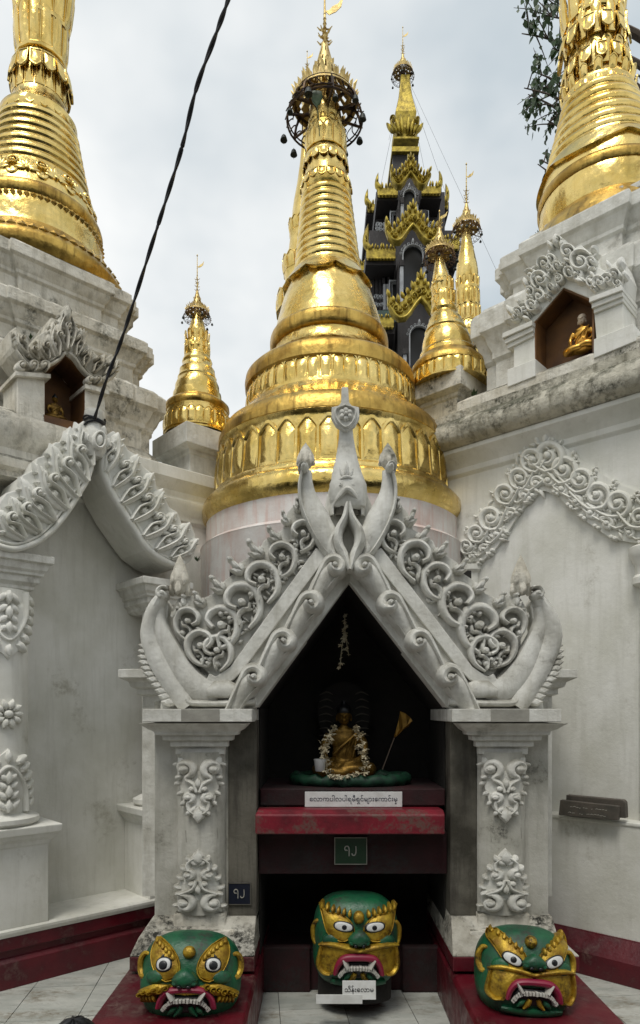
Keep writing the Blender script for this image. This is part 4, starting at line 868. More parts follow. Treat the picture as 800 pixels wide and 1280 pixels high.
for row, yy in enumerate((1006.5, 1014)):
    x = 713 + row * 0
    while x < 760:
        w = random.uniform(1.5, 4); yo = (x - 701) * .095
        if random.random() < .75: ribbon(m, ts, [(x, yy + yo), (x + w * .5, yy + yo - random.uniform(-1.2, 1.2)), (x + w, yy + yo)], [.35, .35], .001, .0352, k=3, sm=2)
        x += w + .8
m.build('inscription', PATCH, tb)
HALOM = M_('shade_dimmed_halo_ray', (.07, .06, .045), .7)  # ray colour lowered to sink into the recess shade
GREEND = M_('shade_dimmed_green_beads', (.004, .05, .022), .6, var=(.003, .02, .012), vscale=30)  # bead green cut down in colour, standing in for recess shade
HK = .95
# ORNAMENT ON THE LEFT TERRACE
def piece(par, mat, fn, nm='leaf', **k):
    m = MB(); fn(m); return m.build(nm, mat, par, **k)
YL = lambda px, a: (lambda v: v)(plL(a)(px, HZ))
# porch: gable wings on plane a=1.08, recess wall behind
def wing(par, name, sf, outer, inner, depth, leaves, mat=WHITE, rim_w=4.):
    """acanthus board: 'inner' = the smooth moulded lower edge, 'outer' = leafy upper edge"""
    m = MB(); slab(m, sf, outer + inner[::-1], -depth, 0); wo = m.build(name, mat, par, smooth=False, bevel=.006)
    n = len(inner); c = (sum(p[0] for p in outer + inner) / (len(outer) + n), sum(p[1] for p in outer + inner) / (len(outer) + n))
    def toward(p, d): v = Vector((c[0] - p[0], c[1] - p[1])); v.normalize(); return (p[0] + v.x * d, p[1] + v.y * d)
    piece(wo, mat, lambda m: ribbon(m, sf, [toward(p, rim_w * .9) for p in inner], [rim_w * .9, rim_w], .035), 'moulding')
    piece(wo, mat, lambda m: ribbon(m, sf, [toward(p, rim_w * 2.6) for p in inner], [rim_w * .45, rim_w * .5], .022), 'moulding')
    rn = random.Random(len(leaves) + int(outer[0][0]))
    for (bx, by, tx, ty, w, curl) in leaves:
        w *= rn.uniform(.9, 1.2); tx += rn.uniform(-3, 3); ty += rn.uniform(-3, 3)
        piece(par and wo, mat, lambda m: dome(m, sf, leaf(bx + (tx - bx) * .55, by + (ty - by) * .55, math.hypot(tx - bx, ty - by) * .55, w * .85, math.atan2(ty - by, tx - bx) + rn.uniform(-.15, .15), n=7, lobes=1), .03), 'leaf')
        dx, dy = tx - bx, ty - by; L_ = math.hypot(dx, dy); a = math.atan2(dy, dx); s = 1 if curl > 0 else -1
        nx, ny = -math.sin(a) * s, math.cos(a) * s
        mid = (bx + dx * .5 - nx * L_ * .14, by + dy * .5 - ny * L_ * .14)
        piece(wo, mat, lambda m: ribbon(m, sf, [(bx, by), mid, (tx, ty)], [w * .2, w * .5, w * .55, w * .08], [.03, .045], k=8), 'leaf')
        for q_, al_ in ((.30, .5), (.52, .35), (.74, .2)):
            for sd_ in (1, -1): piece(wo, mat, lambda m: dome(m, sf, leaf(bx + dx * q_, by + dy * q_, w * (1.25 - q_ * .6), w * .34, a + sd_ * (1.0 - al_), bend=-.35 * sd_), .036), 'leaf')
        for t, ll in ((.42, .8), (.68, .6), (.86, .42)):
            qx, qy = bx + dx * t - nx * L_ * .10 * math.sin(PI * t), by + dy * t - ny * L_ * .10 * math.sin(PI * t)
            piece(wo, mat, lambda m: dome(m, sf, leaf(qx - nx * w * .3, qy - ny * w * .3, w * rn.uniform(1.3, 1.9) * ll, w * .42 * ll, a - s * rn.uniform(.55, 1.0), bend=.15 * s), .042), 'leaf')
        piece(wo, mat, lambda m: scroll(m, sf, bx + dx * .62 + nx * w * .95, by + dy * .62 + ny * w * .95, w * .72, a - s * 2.0, s, w * .26, .06, .95, tail=[(bx + nx * w * .5, by + ny * w * .5), (bx + dx * .35 + nx * w * .9, by + dy * .35 + ny * w * .9)]), 'scroll')
        piece(wo, mat, lambda m: ribbon(m, sf, [(bx + nx * w * .2, by + ny * w * .2), (mid[0] + nx * w * .2, mid[1] + ny * w * .2), (tx - dx * .15, ty - dy * .15)], [w * .1, w * .18, w * .08], .062), 'leaf_vein')
    return wo
pl = plL(1.08)
ga = thing('wall_gable', 'leafy white plaster gable over the blind arch of the left wall', 'gable', frL(1.05, 0, 2.3))
wing(ga, 'gable_wing', pl, [(106, 524), (94, 540), (88, 532), (80, 552), (68, 553), (60, 568), (47, 572), (40, 588), (28, 594), (22, 612), (8, 616), (-6, 636), (-22, 640)], [(118, 574), (112, 598), (98, 624), (82, 648), (64, 668), (44, 682), (18, 690), (-4, 686), (-24, 676)], .34,
     [(110, 585, 96, 530, 9, 1), (104, 605, 84, 545, 9, 1), (92, 625, 62, 560, 10, 1), (80, 640, 44, 580, 10, 1), (64, 655, 26, 602, 10, 1), (46, 668, 10, 624, 10, 1), (26, 676, -6, 642, 9, 1)])
wing(ga, 'gable_wing', pl, [(133, 544), (142, 538), (152, 548), (160, 562), (173, 570), (180, 584), (194, 594), (196, 612), (206, 622), (212, 634), (222, 640), (228, 656), (238, 652), (244, 668), (246, 684), (240, 700)], [(124, 566), (126, 590), (136, 616), (150, 642), (166, 666), (182, 688), (200, 702), (216, 709), (230, 708)], .34,
     [(132, 592, 148, 546, 8, -1), (140, 612, 168, 570, 8, -1), (150, 632, 188, 592, 8, -1), (164, 654, 200, 616, 8, -1), (178, 674, 216, 640, 8, -1), (194, 690, 232, 654, 8, -1), (212, 700, 242, 676, 7, -1)])
# apex boss with its medallion and the post
def boss(m):
    lathe(m, (0, 0), [(0, -.02)] , 4)
pc_ = pl(118, 552)
m = MB(); lathe(m, (pc_.x, pc_.y), [(.05, pc_.z - .10), (.07, pc_.z - .06), (.078, pc_.z), (.07, pc_.z + .05), (.056, pc_.z + .07), (.052, pc_.z + .13), (.06, pc_.z + .15), (.056, pc_.z + .18), (.0, pc_.z + .19)], 16, wob=.08); bo = m.build('apex_post', WORN, ga)
p2 = plL(1.17)
piece(bo, WHITE, lambda m: ribbon(m, p2, disc(124, 550, 7, 10, 10) + [(131, 550)], [1.6, 1.6], .02, sm=2), 'medallion_rim'); piece(bo, WHITE, lambda m: dome(m, p2, disc(124, 550, 4.5, 7, 12), .02), 'medallion')
for k in range(9):
    a = 2 * PI * k / 9 - 1.2; piece(bo, WORN, lambda m: dome(m, lambda x, y, h: Vector((pc_.x + (.08 + h) * math.cos(a + x / .08), pc_.y + (.08 + h) * math.sin(a + x / .08), pc_.z + (.05 if k % 2 else .0) + y)), leaf(0, -.04, .07, .018, PI / 2), .015), 'leaf')
# recess reveal walls are the thick wings; engaged columns
def wall_column(label, b, R, capw, blockw, z0, zb, zc, orn=True):
    t = thing('wall_column', label, 'column', frL(1.0, b, .335))
    m = MB(); mould(m, frL, rect(.70, 1.05, b - blockw, b + blockw), [(0, .334), (0, zb - .12), (.01, zb - .11), (.015, zb - .09), (.035, zb - .07), (.04, zb - .055), (.055, zb - .045), (.06, zb - .005), (.055, zb)]); m.build('base', WHITE, t, smooth=False, bevel=.004)
    def csf(x, y, h=0.):      # metres across, height z
        a = x / R; q = .90 + (R + h) * math.cos(a); return frL(q, b + (R + h) * math.sin(a), y)
    m = MB(); c = frL(.90, b, 0); lathe(m, (c.x, c.y), [(R + .035, zb), (R + .06, zb + .02), (R + .06, zb + .045), (R + .03, zb + .06), (R + .01, zb + .07)], 32); m.build('foot_ring', WHITE, t)
    m = MB(); lathe(m, (c.x, c.y), [(R, zb + .06), (R, zc)], 40); co = m.build('shaft', WHITE, t)
    m = MB(); mould(m, frL, rect(.72, .98, b - R * .92, b + R * .92), [(-.01, zc - .005), (.02, zc + .012), (.02, zc + .03), (.045, zc + .05), (.045, zc + .085), (.06, zc + .09), (.06, zc + .105), (.075, zc + .12), (.085, zc + .155), (.105, zc + .16), (.105, zc + .20), (.10, zc + .205)]); m.build('capital', WORN, t, smooth=25, bevel=.003)
    if orn:
        S_ = 840 / 3.9
        # hanging leaf shield under the capital and standing one on the foot, rosette between
        for y0, y1 in ((zc - .01, zc - .40), (zb + .08, zb + .44)):
            H = y1 - y0; sg = 1 if H > 0 else -1; w = R * .98
            o1 = [(w * 1.0, 0), (w * .95, .45), (w * .5, .82), (0, 1.0), (-w * .5, .82), (-w * .95, .45), (-w, 0)]
            piece(co, WHITE, lambda m: dome(m, csf, [(x, y0 + H * t) for x, t in o1], .016, steps=((1, 0), (.96, 1), (.4, 1))), 'backing_leaf')
            piece(co, WHITE, lambda m: ribbon(m, csf, [(x * .68, y0 + H * (t * .72)) for x, t in o1], [.012, .012], .034), 'shield_rim')
            for s in (1, -1):
                for t, ww in ((.04, .86), (.18, .86), (.32, .82), (.46, .72), (.60, .56), (.72, .40)):
                    piece(co, WHITE, lambda m: dome(m, csf, leaf(s * w * (ww - .12), y0 + H * t, .085, .024, math.atan2(sg * .9, s * .5), bend=-.2 * s * sg, lobes=1), .04), 'leaf')
                for t in (.04, .2, .36, .5): piece(co, WHITE, lambda m: dome(m, csf, leaf(s * .006, y0 + H * t, .085 * (1 - t * .7), .02, math.atan2(sg, s * .8)), .035), 'leaf')
            for t in (.0, .22, .44, .76): piece(co, WHITE, lambda m: dome(m, csf, leaf(0, y0 + H * t, .085, .022, PI / 2 * sg), .045), 'leaf')
        zc_ = 1.53
        for k in range(10):
            a = 2 * PI * k / 10; piece(co, WHITE, lambda m: dome(m, csf, leaf(.022 * math.cos(a), zc_ + .022 * math.sin(a), .066, .021, a), .03), 'petal')
        piece(co, WHITE, lambda m: dome(m, csf, disc(0, zc_, .024), .04), 'flower_eye')
    return t
wall_column('left wall column with a ten petalled rosette, at the left edge of the photo', -.50, .155, .1, .225, .335, .90, 2.23)
wall_column('slender wall column half hidden behind the left side of the shrine', .49, .085, .1, .12, .335, .92, 2.20, False)
# upper niche on the left terrace
def niche(label, fr, pl, cat_a, open_px, apex_px, back_a, jambs, sill, cav):
    pass
nl = thing('niche', 'small pointed ochre niche with leafy hood high on the left terrace', 'niche', frL(.9, -.3, 3.28)); AN = .98
pn2 = plL(AN)
def solid(par, nm, mat, fr, poly_px, pl_, depth): piece(par, mat, lambda m: slab(m, pl_, poly_px, -depth, 0), nm, smooth=False, bevel=.004)
solid(nl, 'jamb', MOULD, frL, [(22, 468), (56, 462), (56, 530), (22, 524)], pn2, .25)
solid(nl, 'jamb', MOULD, frL, [(106, 478), (130, 484), (134, 548), (106, 538)], pn2, .25)
for cx, w in ((39, 22), (119, 15)):
    piece(nl, MOULD, lambda m: slab(m, pn2, [(cx - w, 466 + (cx - 39) * .2), (cx + w, 470 + (cx - 39) * .25), (cx + w, 475 + (cx - 39) * .25), (cx - w, 471 + (cx - 39) * .2)], -.25, .03), 'jamb_cap', smooth=False)
    for q in (-1, 0, 1): piece(nl, MOULD, lambda m: scroll(m, pn2, cx + q * w * .62, 459 + (cx - 39) * .22, w * .3, 1.2, 1 if q < 0 else -1, w * .12, .05, 1.0), 'scroll')
piece(nl, NICHE, lambda m: slab(m, plL(AN - .21), [(50, 456), (60, 446), (82, 432), (102, 452), (114, 464), (114, 545), (50, 540)], -.02, 0), 'back', smooth=False)
piece(nl, NICHE, lambda m: slab(m, pn2, [(54, 460), (56.2, 460), (56.2, 530), (54, 530)], -.22, -.002), 'side', smooth=False)
piece(nl, NICHE, lambda m: slab(m, pn2, [(105.8, 470), (108, 470), (108, 540), (105.8, 540)], -.22, -.002), 'side', smooth=False)
piece(nl, NICHE, lambda m: slab(m, pn2, [(54, 518), (108, 531), (108, 540), (54, 530)], -.22, .0), 'sill', smooth=False)
piece(nl, NICHE, lambda m: slab(m, pn2, [(55, 464), (74, 454.5), (82, 445.5), (91, 454), (107, 474), (107, 471), (91, 450), (82, 441), (74, 450), (55, 460)], -.2, -.003), 'vault', smooth=False)
wing(nl, 'hood_wing', pn2, [(80, 388), (72, 400), (64, 396), (58, 412), (46, 420), (36, 432), (28, 418), (20, 408), (12, 414), (14, 434)], [(82, 443), (74, 452), (60, 460), (44, 464), (28, 456), (16, 440)], .22,
     [(78, 440, 76, 394, 6, 1), (68, 448, 62, 408, 6, 1), (56, 452, 46, 424, 6, 1), (44, 454, 34, 432, 5, 1), (30, 446, 18, 414, 5, 1)], MOULD, 2.6)
wing(nl, 'hood_wing', pn2, [(84, 388), (90, 402), (98, 410), (106, 420), (112, 436), (120, 442), (128, 450), (140, 442), (146, 456), (144, 466)], [(82, 443), (90, 450), (98, 462), (108, 472), (120, 478), (134, 478), (144, 470)], .22,
     [(86, 438, 86, 396, 5, -1), (94, 448, 100, 414, 5, -1), (104, 460, 112, 434, 5, -1), (116, 468, 126, 446, 5, -1), (130, 472, 142, 450, 5, -1)], MOULD, 2.4)
piece(nl, MOULD, lambda m: dome(m, pn2, leaf(81, 408, 26, 6, -PI / 2, lobes=1), .07), 'leaf')
# ================================================================== RIGHT WALL SCROLL GABLE
HK = 1.0
gr = thing('wall_gable', 'white scrollwork gable of curls and small flowers on the right wall', 'gable', frR(.9, 0, 2.2))
ps_ = plR(.905)
def band(outer, inner, t):      # point across the band: t along, s across 0..1
    def at(l, t):
        n = len(l) - 1; q = max(0, min(.9999, t)) * n; i = int(q); f = q - i; return Vector(l[i]).lerp(Vector(l[i + 1]), f)
    return at(outer, t), at(inner, t)
LB = ([(678, 541), (655, 566), (640, 586), (620, 612), (600, 642), (585, 662), (574, 680)], [(681, 614), (668, 622), (652, 640), (635, 668), (618, 690), (604, 702), (590, 702)])
RB = ([(678, 541), (698, 552), (720, 570), (745, 588), (770, 604), (800, 616), (830, 640)], [(681, 614), (695, 618), (712, 634), (728, 648), (745, 660), (765, 674), (800, 680)])
for (o, i_), sd in ((LB, -1), (RB, 1)):
    piece(gr, WHITE, lambda m: slab(m, ps_, o + i_[::-1], -.01, .018), 'backing', smooth=False)
    rnd = random.Random(5 + sd)
    N = 6
    for k in range(N):
        t = (k + .5) / N; A, B = band(o, i_, t); d = (B - A).length; c1 = A.lerp(B, .36 if k % 2 == 0 else .42); c2 = A.lerp(B, .80)
        tdir = (band(o, i_, t + .08)[0] - A).normalized(); r = d * .25; r *= rnd.uniform(.85, 1.12); w = r * .27
        a_in = math.atan2((A - B).y, (A - B).x)
        piece(gr, WHITE, lambda m: scroll(m, ps_, c1.x, c1.y, r, a_in + 2.4 * sd, -sd, w, .05, 1.35, tail=[tuple(c1 - tdir * r * 2.0 + (B - A).normalized() * r * .9), tuple(c1 - tdir * r * 1.2 + (B - A).normalized() * r * 1.1), tuple(c1 - tdir * r * .2 + (B - A).normalized() * r * 1.2)]), 'scroll')
        piece(gr, WHITE, lambda m: scroll(m, ps_, c2.x, c2.y, r * .55, a_in - 1.5 * sd, sd, w * .8, .042, 1.1, tail=[tuple(c2 + tdir * r * 1.3 - (B - A).normalized() * r * .5), tuple(c2 + tdir * r * .8 + (B - A).normalized() * r * .1)]), 'scroll')
        A2, B2 = band(o, i_, t + .5 / N); 
        piece(gr, WHITE, lambda m: flower(m, ps_, *A2.lerp(B2, .14), d * .105, .045, 5, a0=rnd.random()), 'flower')
        piece(gr, WHITE, lambda m: flower(m, ps_, *A2.lerp(B2, .58), d * .085, .05, 5, a0=rnd.random()), 'flower')
        for q in range(11):
            tt = t + rnd.uniform(-.5, .5) / N; a_, b_ = band(o, i_, tt); p = a_.lerp(b_, rnd.uniform(.1, .92)); piece(gr, WHITE, lambda m: dome(m, ps_, leaf(p.x, p.y, d * .2, d * .045, rnd.uniform(0, 6.28), bend=rnd.uniform(-.5, .5)), rnd.uniform(.03, .045)), 'leaf')
        for q in range(2):
            piece(gr, WHITE, lambda m: dome(m, ps_, disc(*A2.lerp(B2, .98 + .03 * q) + tdir * (q * 5) if False else tuple(A2.lerp(B2, .97) + tdir * q * 5), d * .055, n=8), .04), 'bud')
            piece(gr, WHITE, lambda m: dome(m, ps_, leaf(*tuple(A2.lerp(B2, .06) + tdir * (q * 7 - 3)), d * .13, d * .04, a_in + rnd.uniform(-.7, .7)), .035), 'leaf')
for s in (1, -1): piece(gr, WHITE, lambda m: dome(m, ps_, leaf(679 + s * 3, 560, 24, 4.5, -PI / 2 + s * .25), .05), 'leaf')
# column stub at the right end of the gable, with its little capital
ct = thing('wall_column', 'narrow wall column cut off by the right edge under the scroll gable', 'column', frR(.95, .42, .92))
cc = ps_(808, 700); 
m = MB(); k = 3.7 / F; lathe(m, (cc.x, cc.y), [(.035, .95), (.035, zpx(728, 3.72)), (.075, zpx(724, 3.72)), (.075, zpx(716, 3.72)), (.06, zpx(712, 3.72)), (.06, zpx(700, 3.72)), (.085, zpx(690, 3.72)), (.095, zpx(684, 3.72)), (.095, zpx(677, 3.72)), (.07, zpx(674, 3.72))], 24); m.build('shaft', WHITE, ct)
c2 = ps_(590, 735); ct2 = thing('wall_column', 'narrow wall column beside the central drum, almost hidden by the gable of the shrine', 'column', (c2.x, c2.y, .92))
m = MB(); lathe(m, (c2.x, c2.y), [(.05, .95), (.05, zpx(716, 4.6)), (.07, zpx(712, 4.6)), (.07, zpx(706, 4.6)), (.055, zpx(705, 4.6))], 20); m.build('shaft', WHITE, ct2)
# ---- upper niche on the right terrace
nr = thing('niche', 'pointed ochre niche with scrolled hood high on the right terrace', 'niche', frR(.9, 0, 3.7)); pr_ = plR(.93)
solid(nr, 'jamb', WHITE, frR, [(642, 424), (668, 412), (669, 458), (642, 470)], pr_, .22)
solid(nr, 'jamb', WHITE, frR, [(742, 384), (778, 372), (780, 414), (746, 432)], pr_, .22)
for x0, y0, x1, y1 in ((632, 420, 669, 404), (740, 376, 781, 361)):
    for dy, o in ((0, .045), (6, .03), (11, .015)): piece(nr, WHITE, lambda m: slab(m, pr_, [(x0 + dy * .3, y0 + dy), (x1 - dy * .1, y1 + dy), (x1 - dy * .1, y1 + dy + 6), (x0 + dy * .3, y0 + dy + 6)], -.22, o), 'jamb_cap', smooth=False, bevel=.002)
solid(nr, 'jamb_foot', WHITE, frR, [(634, 462), (669, 448), (669, 470), (634, 484)], plR(.97), .2)
solid(nr, 'jamb_foot', WHITE, frR, [(742, 424), (792, 404), (795, 426), (742, 448)], plR(.97), .2)
piece(nr, NICHE, lambda m: slab(m, plR(.93 - .15), [(662, 394), (704, 350), (752, 366), (752, 450), (662, 476)], -.02, 0), 'back', smooth=False)
piece(nr, NICHE, lambda m: slab(m, pr_, [(667.5, 400), (670, 400), (670, 470), (667.5, 470)], -.145, -.002), 'side', smooth=False)
piece(nr, NICHE, lambda m: slab(m, pr_, [(740, 370), (742.5, 370), (742.5, 440), (740, 440)], -.145, -.002), 'side', smooth=False)
piece(nr, NICHE, lambda m: slab(m, pr_, [(667, 405), (704, 361.5), (743, 378), (743, 374), (704, 357), (667, 401)], -.145, -.01), 'vault', smooth=False)
hd = [(640, 392), (633, 382), (644, 384), (656, 380), (662, 366), (663, 350), (668, 338), (676, 328), (686, 322), (688, 308), (697, 293), (706, 308), (712, 314), (726, 306), (738, 316), (746, 334), (756, 338), (766, 330), (776, 322), (782, 340), (780, 360), (772, 364), (742, 375), (704, 359), (668, 402), (650, 410)]
piece(nr, WHITE, lambda m: slab(m, pr_, hd, -.20, .0), 'hood', smooth=False, bevel=.004)
for cx, cy, r, a0, d in ((683, 332, 9, 2.6, 1), (712, 318, 10, .5, -1), (678, 352, 12, 2.0, 1), (728, 330, 15, -.5, -1), (668, 384, 9, 0, 1), (700, 336, 7, 1, 1), (752, 356, 9, 2.2, 1), (770, 346, 8, 1.0, -1), (650, 392, 7, 1.6, -1), (715, 343, 9, .2, 1), (692, 362, 6, .2, 1)):
    piece(nr, WHITE, lambda m: scroll(m, pr_, cx, cy, r, a0, d, r * .2, .05, 1.35), 'scroll')
for cx, cy, l, a in ((697, 312, 18, -1.57), (693, 314, 13, -2.1), (702, 313, 13, -1.0), (706, 326, 12, .4), (660, 362, 14, -1.7), (740, 318, 12, -.8), (775, 340, 18, -1.3), (764, 340, 13, -1.8), (642, 396, 15, -2.0), (655, 398, 12, .4), (736, 352, 12, .4), (690, 346, 12, 2.6), (720, 352, 14, .3), (782, 352, 12, -1.4), (650, 384, 10, -1.2), (740, 342, 10, 1)):
    piece(nr, WHITE, lambda m: dome(m, pr_, leaf(cx, cy, l, l * .26, a, lobes=1), .05), 'leaf')
rh = random.Random(4)
for cx, cy, r in ((690, 326, 7), (666, 346, 8), (664, 366, 7), (676, 372, 8), (722, 346, 9), (742, 330, 8), (742, 356, 8), (762, 352, 8), (700, 302, 5), (658, 388, 7), (700, 352, 7), (688, 338, 6), (774, 356, 6), (646, 398, 6)):
    piece(nr, WHITE, lambda m: scroll(m, pr_, cx, cy, r, rh.uniform(0, 6.28), rh.choice((-1, 1)), r * .27, .042, 1.1), 'scroll')
    for q in range(2):
        a = rh.uniform(0, 6.28); piece(nr, WHITE, lambda m: dome(m, pr_, leaf(cx + r * .6 * math.cos(a), cy + r * .6 * math.sin(a), r * 1.1, r * .3, a, bend=rh.uniform(-.5, .5)), .04), 'leaf')
for cx, cy in ((700, 350), (708, 334), (686, 372), (724, 346), (744, 362), (664, 374)): piece(nr, WHITE, lambda m: flower(m, pr_, cx, cy, 5, .05), 'flower')
# ================================================================== FIGURES
def blob(name, mat, par, parts, vox=.006, smooth_it=6):
    """continuous body: overlapping ellipsoids and tapered limbs fused by a voxel remesh"""
    m = MB()
    for p in parts:
        if p[0] == 'e':
            _, c, r, rot = (p + (None,))[:4] if len(p) == 3 else p
            n, k = 14, 10; rings = []
            for j in range(1, k):
                a = PI * j / k; rings.append([Vector((r[0] * math.sin(a) * math.cos(2 * PI * i / n), r[1] * math.sin(a) * math.sin(2 * PI * i / n), -r[2] * math.cos(a))) for i in range(n)])
            R3 = rot.to_matrix() if rot else Matrix.Identity(3)
            rings = [[Vector(c) + R3 @ v for v in q] for q in rings]; loft(m, rings)
        else:
            _, pts, rad = p; tube(m, catmull(pts, 4), [interp(rad, t / (4 * (len(pts) - 1))) for t in range(4 * (len(pts) - 1) + 1)], 10)
    o = m.build(name, mat, par, fix=False)
    r = o.modifiers.new('fuse', 'REMESH'); r.mode = 'VOXEL'; r.voxel_size = vox; r.use_smooth_shade = True
    s = o.modifiers.new('soften', 'SMOOTH'); s.factor = .5; s.iterations = smooth_it
    return o
from mathutils import Euler
def buddha(label, c, h, yaw, mat, hm=None, hair=True, vox=None):
    """seated cross legged figure of height h; faces -y before yaw"""
    t = thing('buddha_statue', label, 'statue', c); u = h; Mt = Matrix.Translation(c) @ Matrix.Rotation(yaw, 4, 'Z')
    T = lambda x, y, z: Mt @ Vector((x * u, y * u, z * u)); rot = Euler((0, 0, yaw))
    E = lambda x, y, z, a, b, d: ('e', T(x, y, z), (a * u, b * u, d * u), rot)
    parts = [E(0, .02, .12, .25, .17, .12), E(0, .03, .30, .165, .11, .17), E(0, .03, .48, .20, .105, .13), E(0, .03, .60, .17, .08, .05),
             ('t', [T(0, .03, .60), T(0, .03, .70)], [.055 * u, .05 * u]),
             ('t', [T(-.15, .02, .13), T(-.34, -.06, .09), T(-.16, -.22, .075), T(.05, -.22, .07)], [.11 * u, .095 * u, .08 * u, .05 * u]),
             ('t', [T(.15, .02, .13), T(.34, -.06, .10), T(.16, -.20, .12), T(-.05, -.20, .12)], [.11 * u, .095 * u, .075 * u, .045 * u]),
             ('t', [T(-.19, .03, .56), T(-.26, .02, .42), T(-.25, -.05, .28), T(-.20, -.17, .18), T(-.19, -.22, .13)], [.06 * u, .055 * u, .045 * u, .035 * u, .025 * u]),
             ('t', [T(.19, .03, .56), T(.27, .02, .42), T(.24, -.06, .27), T(.08, -.16, .20), T(-.02, -.18, .19)], [.06 * u, .055 * u, .045 * u, .035 * u, .025 * u])]
    blob('body', mat, t, parts, vox or .022 * u * 1.0, 4)
    hp_ = [E(0, .02, .80, .092, .10, .115), E(0, .0, .74, .07, .075, .06), ('t', [T(0, -.078, .82), T(0, -.10, .785)], [.012 * u, .02 * u]), E(0, -.075, .745, .032, .02, .012), E(-.095, .03, .77, .014, .025, .05), E(.095, .03, .77, .014, .025, .05),
           E(-.035, -.085, .825, .022, .012, .008), E(.035, -.085, .825, .022, .012, .008)]
    blob('head', hm or mat, t, hp_, .010 * u, 2)
    m = MB(); c0 = T(0, .03, .84); n = 16
    rings = [[c0 + rot.to_matrix() @ Vector((r * u * math.cos(2 * PI * i / n), r * u * 1.05 * math.sin(2 * PI * i / n), z * u)) for i in range(n)] for r, z in ((.100, .0), (.100, .04), (.085, .075), (.05, .10), (.035, .12), (.03, .145), (.012, .17))]
    loft(m, rings) if hair else loft(m, rings[:4]); m.build('hair', BLACK if hair else hm, t)
    m = MB(); tube(m, [T(.19, -.05, .60), T(.08, -.085, .50), T(-.04, -.10, .40), T(-.14, -.10, .30)], [.014 * u, .018 * u, .018 * u, .01 * u], 6); m.build('robe_fold', mat, t)
    for k, dx in enumerate((-.02, .03, .08)):
        m = MB(); tube(m, [T(.13 + dx * .5, -.07, .54), T(.06 + dx, -.115, .40), T(.03 + dx, -.12, .26)], [.006 * u, .009 * u, .006 * u], 5); m.build('robe_fold', mat, t)
    return t
YB = 3.80
bz = zpx(985, 3.55)
st_ = buddha('seated golden Buddha draped with cream flower garlands inside the dark recess', Vector((wx(430, YB), YB, bz + .035)), .43, 0, SHADEGOLD)
m = MB(); lathe(m, (wx(430, YB), YB), [(.20, bz + .0), (.21, bz + .015), (.19, bz + .035), (.18, bz + .037)], 24); m.build('seat', SHADEGOLD, st_)
# halo, rayed
hl = thing('halo', 'oval ribbed dark halo standing behind the seated golden Buddha', 'halo', (wx(430, 3.95), 3.95, bz)); ph = plane_px((0, 3.96, 0), (0, -1, 0))
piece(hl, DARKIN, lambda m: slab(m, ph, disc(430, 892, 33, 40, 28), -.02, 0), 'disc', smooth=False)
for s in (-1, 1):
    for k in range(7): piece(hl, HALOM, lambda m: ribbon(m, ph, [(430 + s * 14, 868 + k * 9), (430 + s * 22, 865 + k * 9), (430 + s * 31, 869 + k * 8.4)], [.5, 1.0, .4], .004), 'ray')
# garlands, one strand each side
def blossom_strand(label, pts, n, r, seed, spread):
    t = thing('flower_garland', label, 'garland', pts[0]); rnd = random.Random(seed); C_ = catmull(pts, 8)
    me = []
    for q in range(3):
        m = MB()
        for k in range(5):
            a = 2 * PI * k / 5 + rnd.random() * .5; d = Vector((math.cos(a), math.sin(a), -.6 + rnd.random() * .5)); s = d.cross(Vector((0, 0, 1))).normalized() * .3
            m.add([Vector((0, 0, 0)), d * .55 + s, d * 1.0, d * .55 - s, d * .5 + Vector((0, 0, .12))], [(0, 1, 4), (1, 2, 4), (2, 3, 4), (3, 0, 4)])
        me.append(m.mesh('blossom', FLOWER, smooth=False))
    m = MB(); tube(m, C_, .002, 4); m.build('string', FLOWER, t)
    for k in range(n):
        tt = (k + .5) / n; p = C_[int(tt * (len(C_) - 1))] + Vector((rnd.gauss(0, spread * (.4 + tt)), rnd.gauss(0, spread * .5) - .01, rnd.gauss(0, spread * .6)))
        s = r * rnd.uniform(.7, 1.25); inst(me[k % 3], 'blossom', Matrix.Translation(p) @ Euler((rnd.uniform(-.9, .9), rnd.uniform(-.9, .9), rnd.uniform(0, 6))).to_matrix().to_4x4() @ Matrix.Diagonal((s, s, s, 1)), t)
blossom_strand('cream jasmine garland hanging over the left side of the golden Buddha as seen', [P(418, 908, 3.68), P(408, 925, 3.64), P(404, 945, 3.62), P(410, 966, 3.60)], 55, .017, 1, .016)
blossom_strand('cream jasmine garland hanging over the right side of the golden Buddha as seen', [P(446, 906, 3.68), P(452, 925, 3.64), P(456, 945, 3.62), P(456, 964, 3.60)], 50, .018, 2, .016)
blossom_strand('cream blossoms lying heaped at the knees of the golden Buddha', [P(412, 968, 3.57), P(424, 971, 3.55), P(440, 968, 3.57), P(462, 965, 3.57)], 34, .014, 3, .008)
blossom_strand('string of hanging cream flowers in front of the dark vault of the recess', [P(431, 770, 3.6), P(430, 790, 3.6), P(427, 812, 3.6), P(425, 836, 3.6)], 14, .018, 4, .006)
blossom_strand('second longer string of hanging cream flowers in the vault, ending lower right', [P(431, 772, 3.62), P(432, 795, 3.62), P(436, 820, 3.62)], 10, .016, 6, .005)
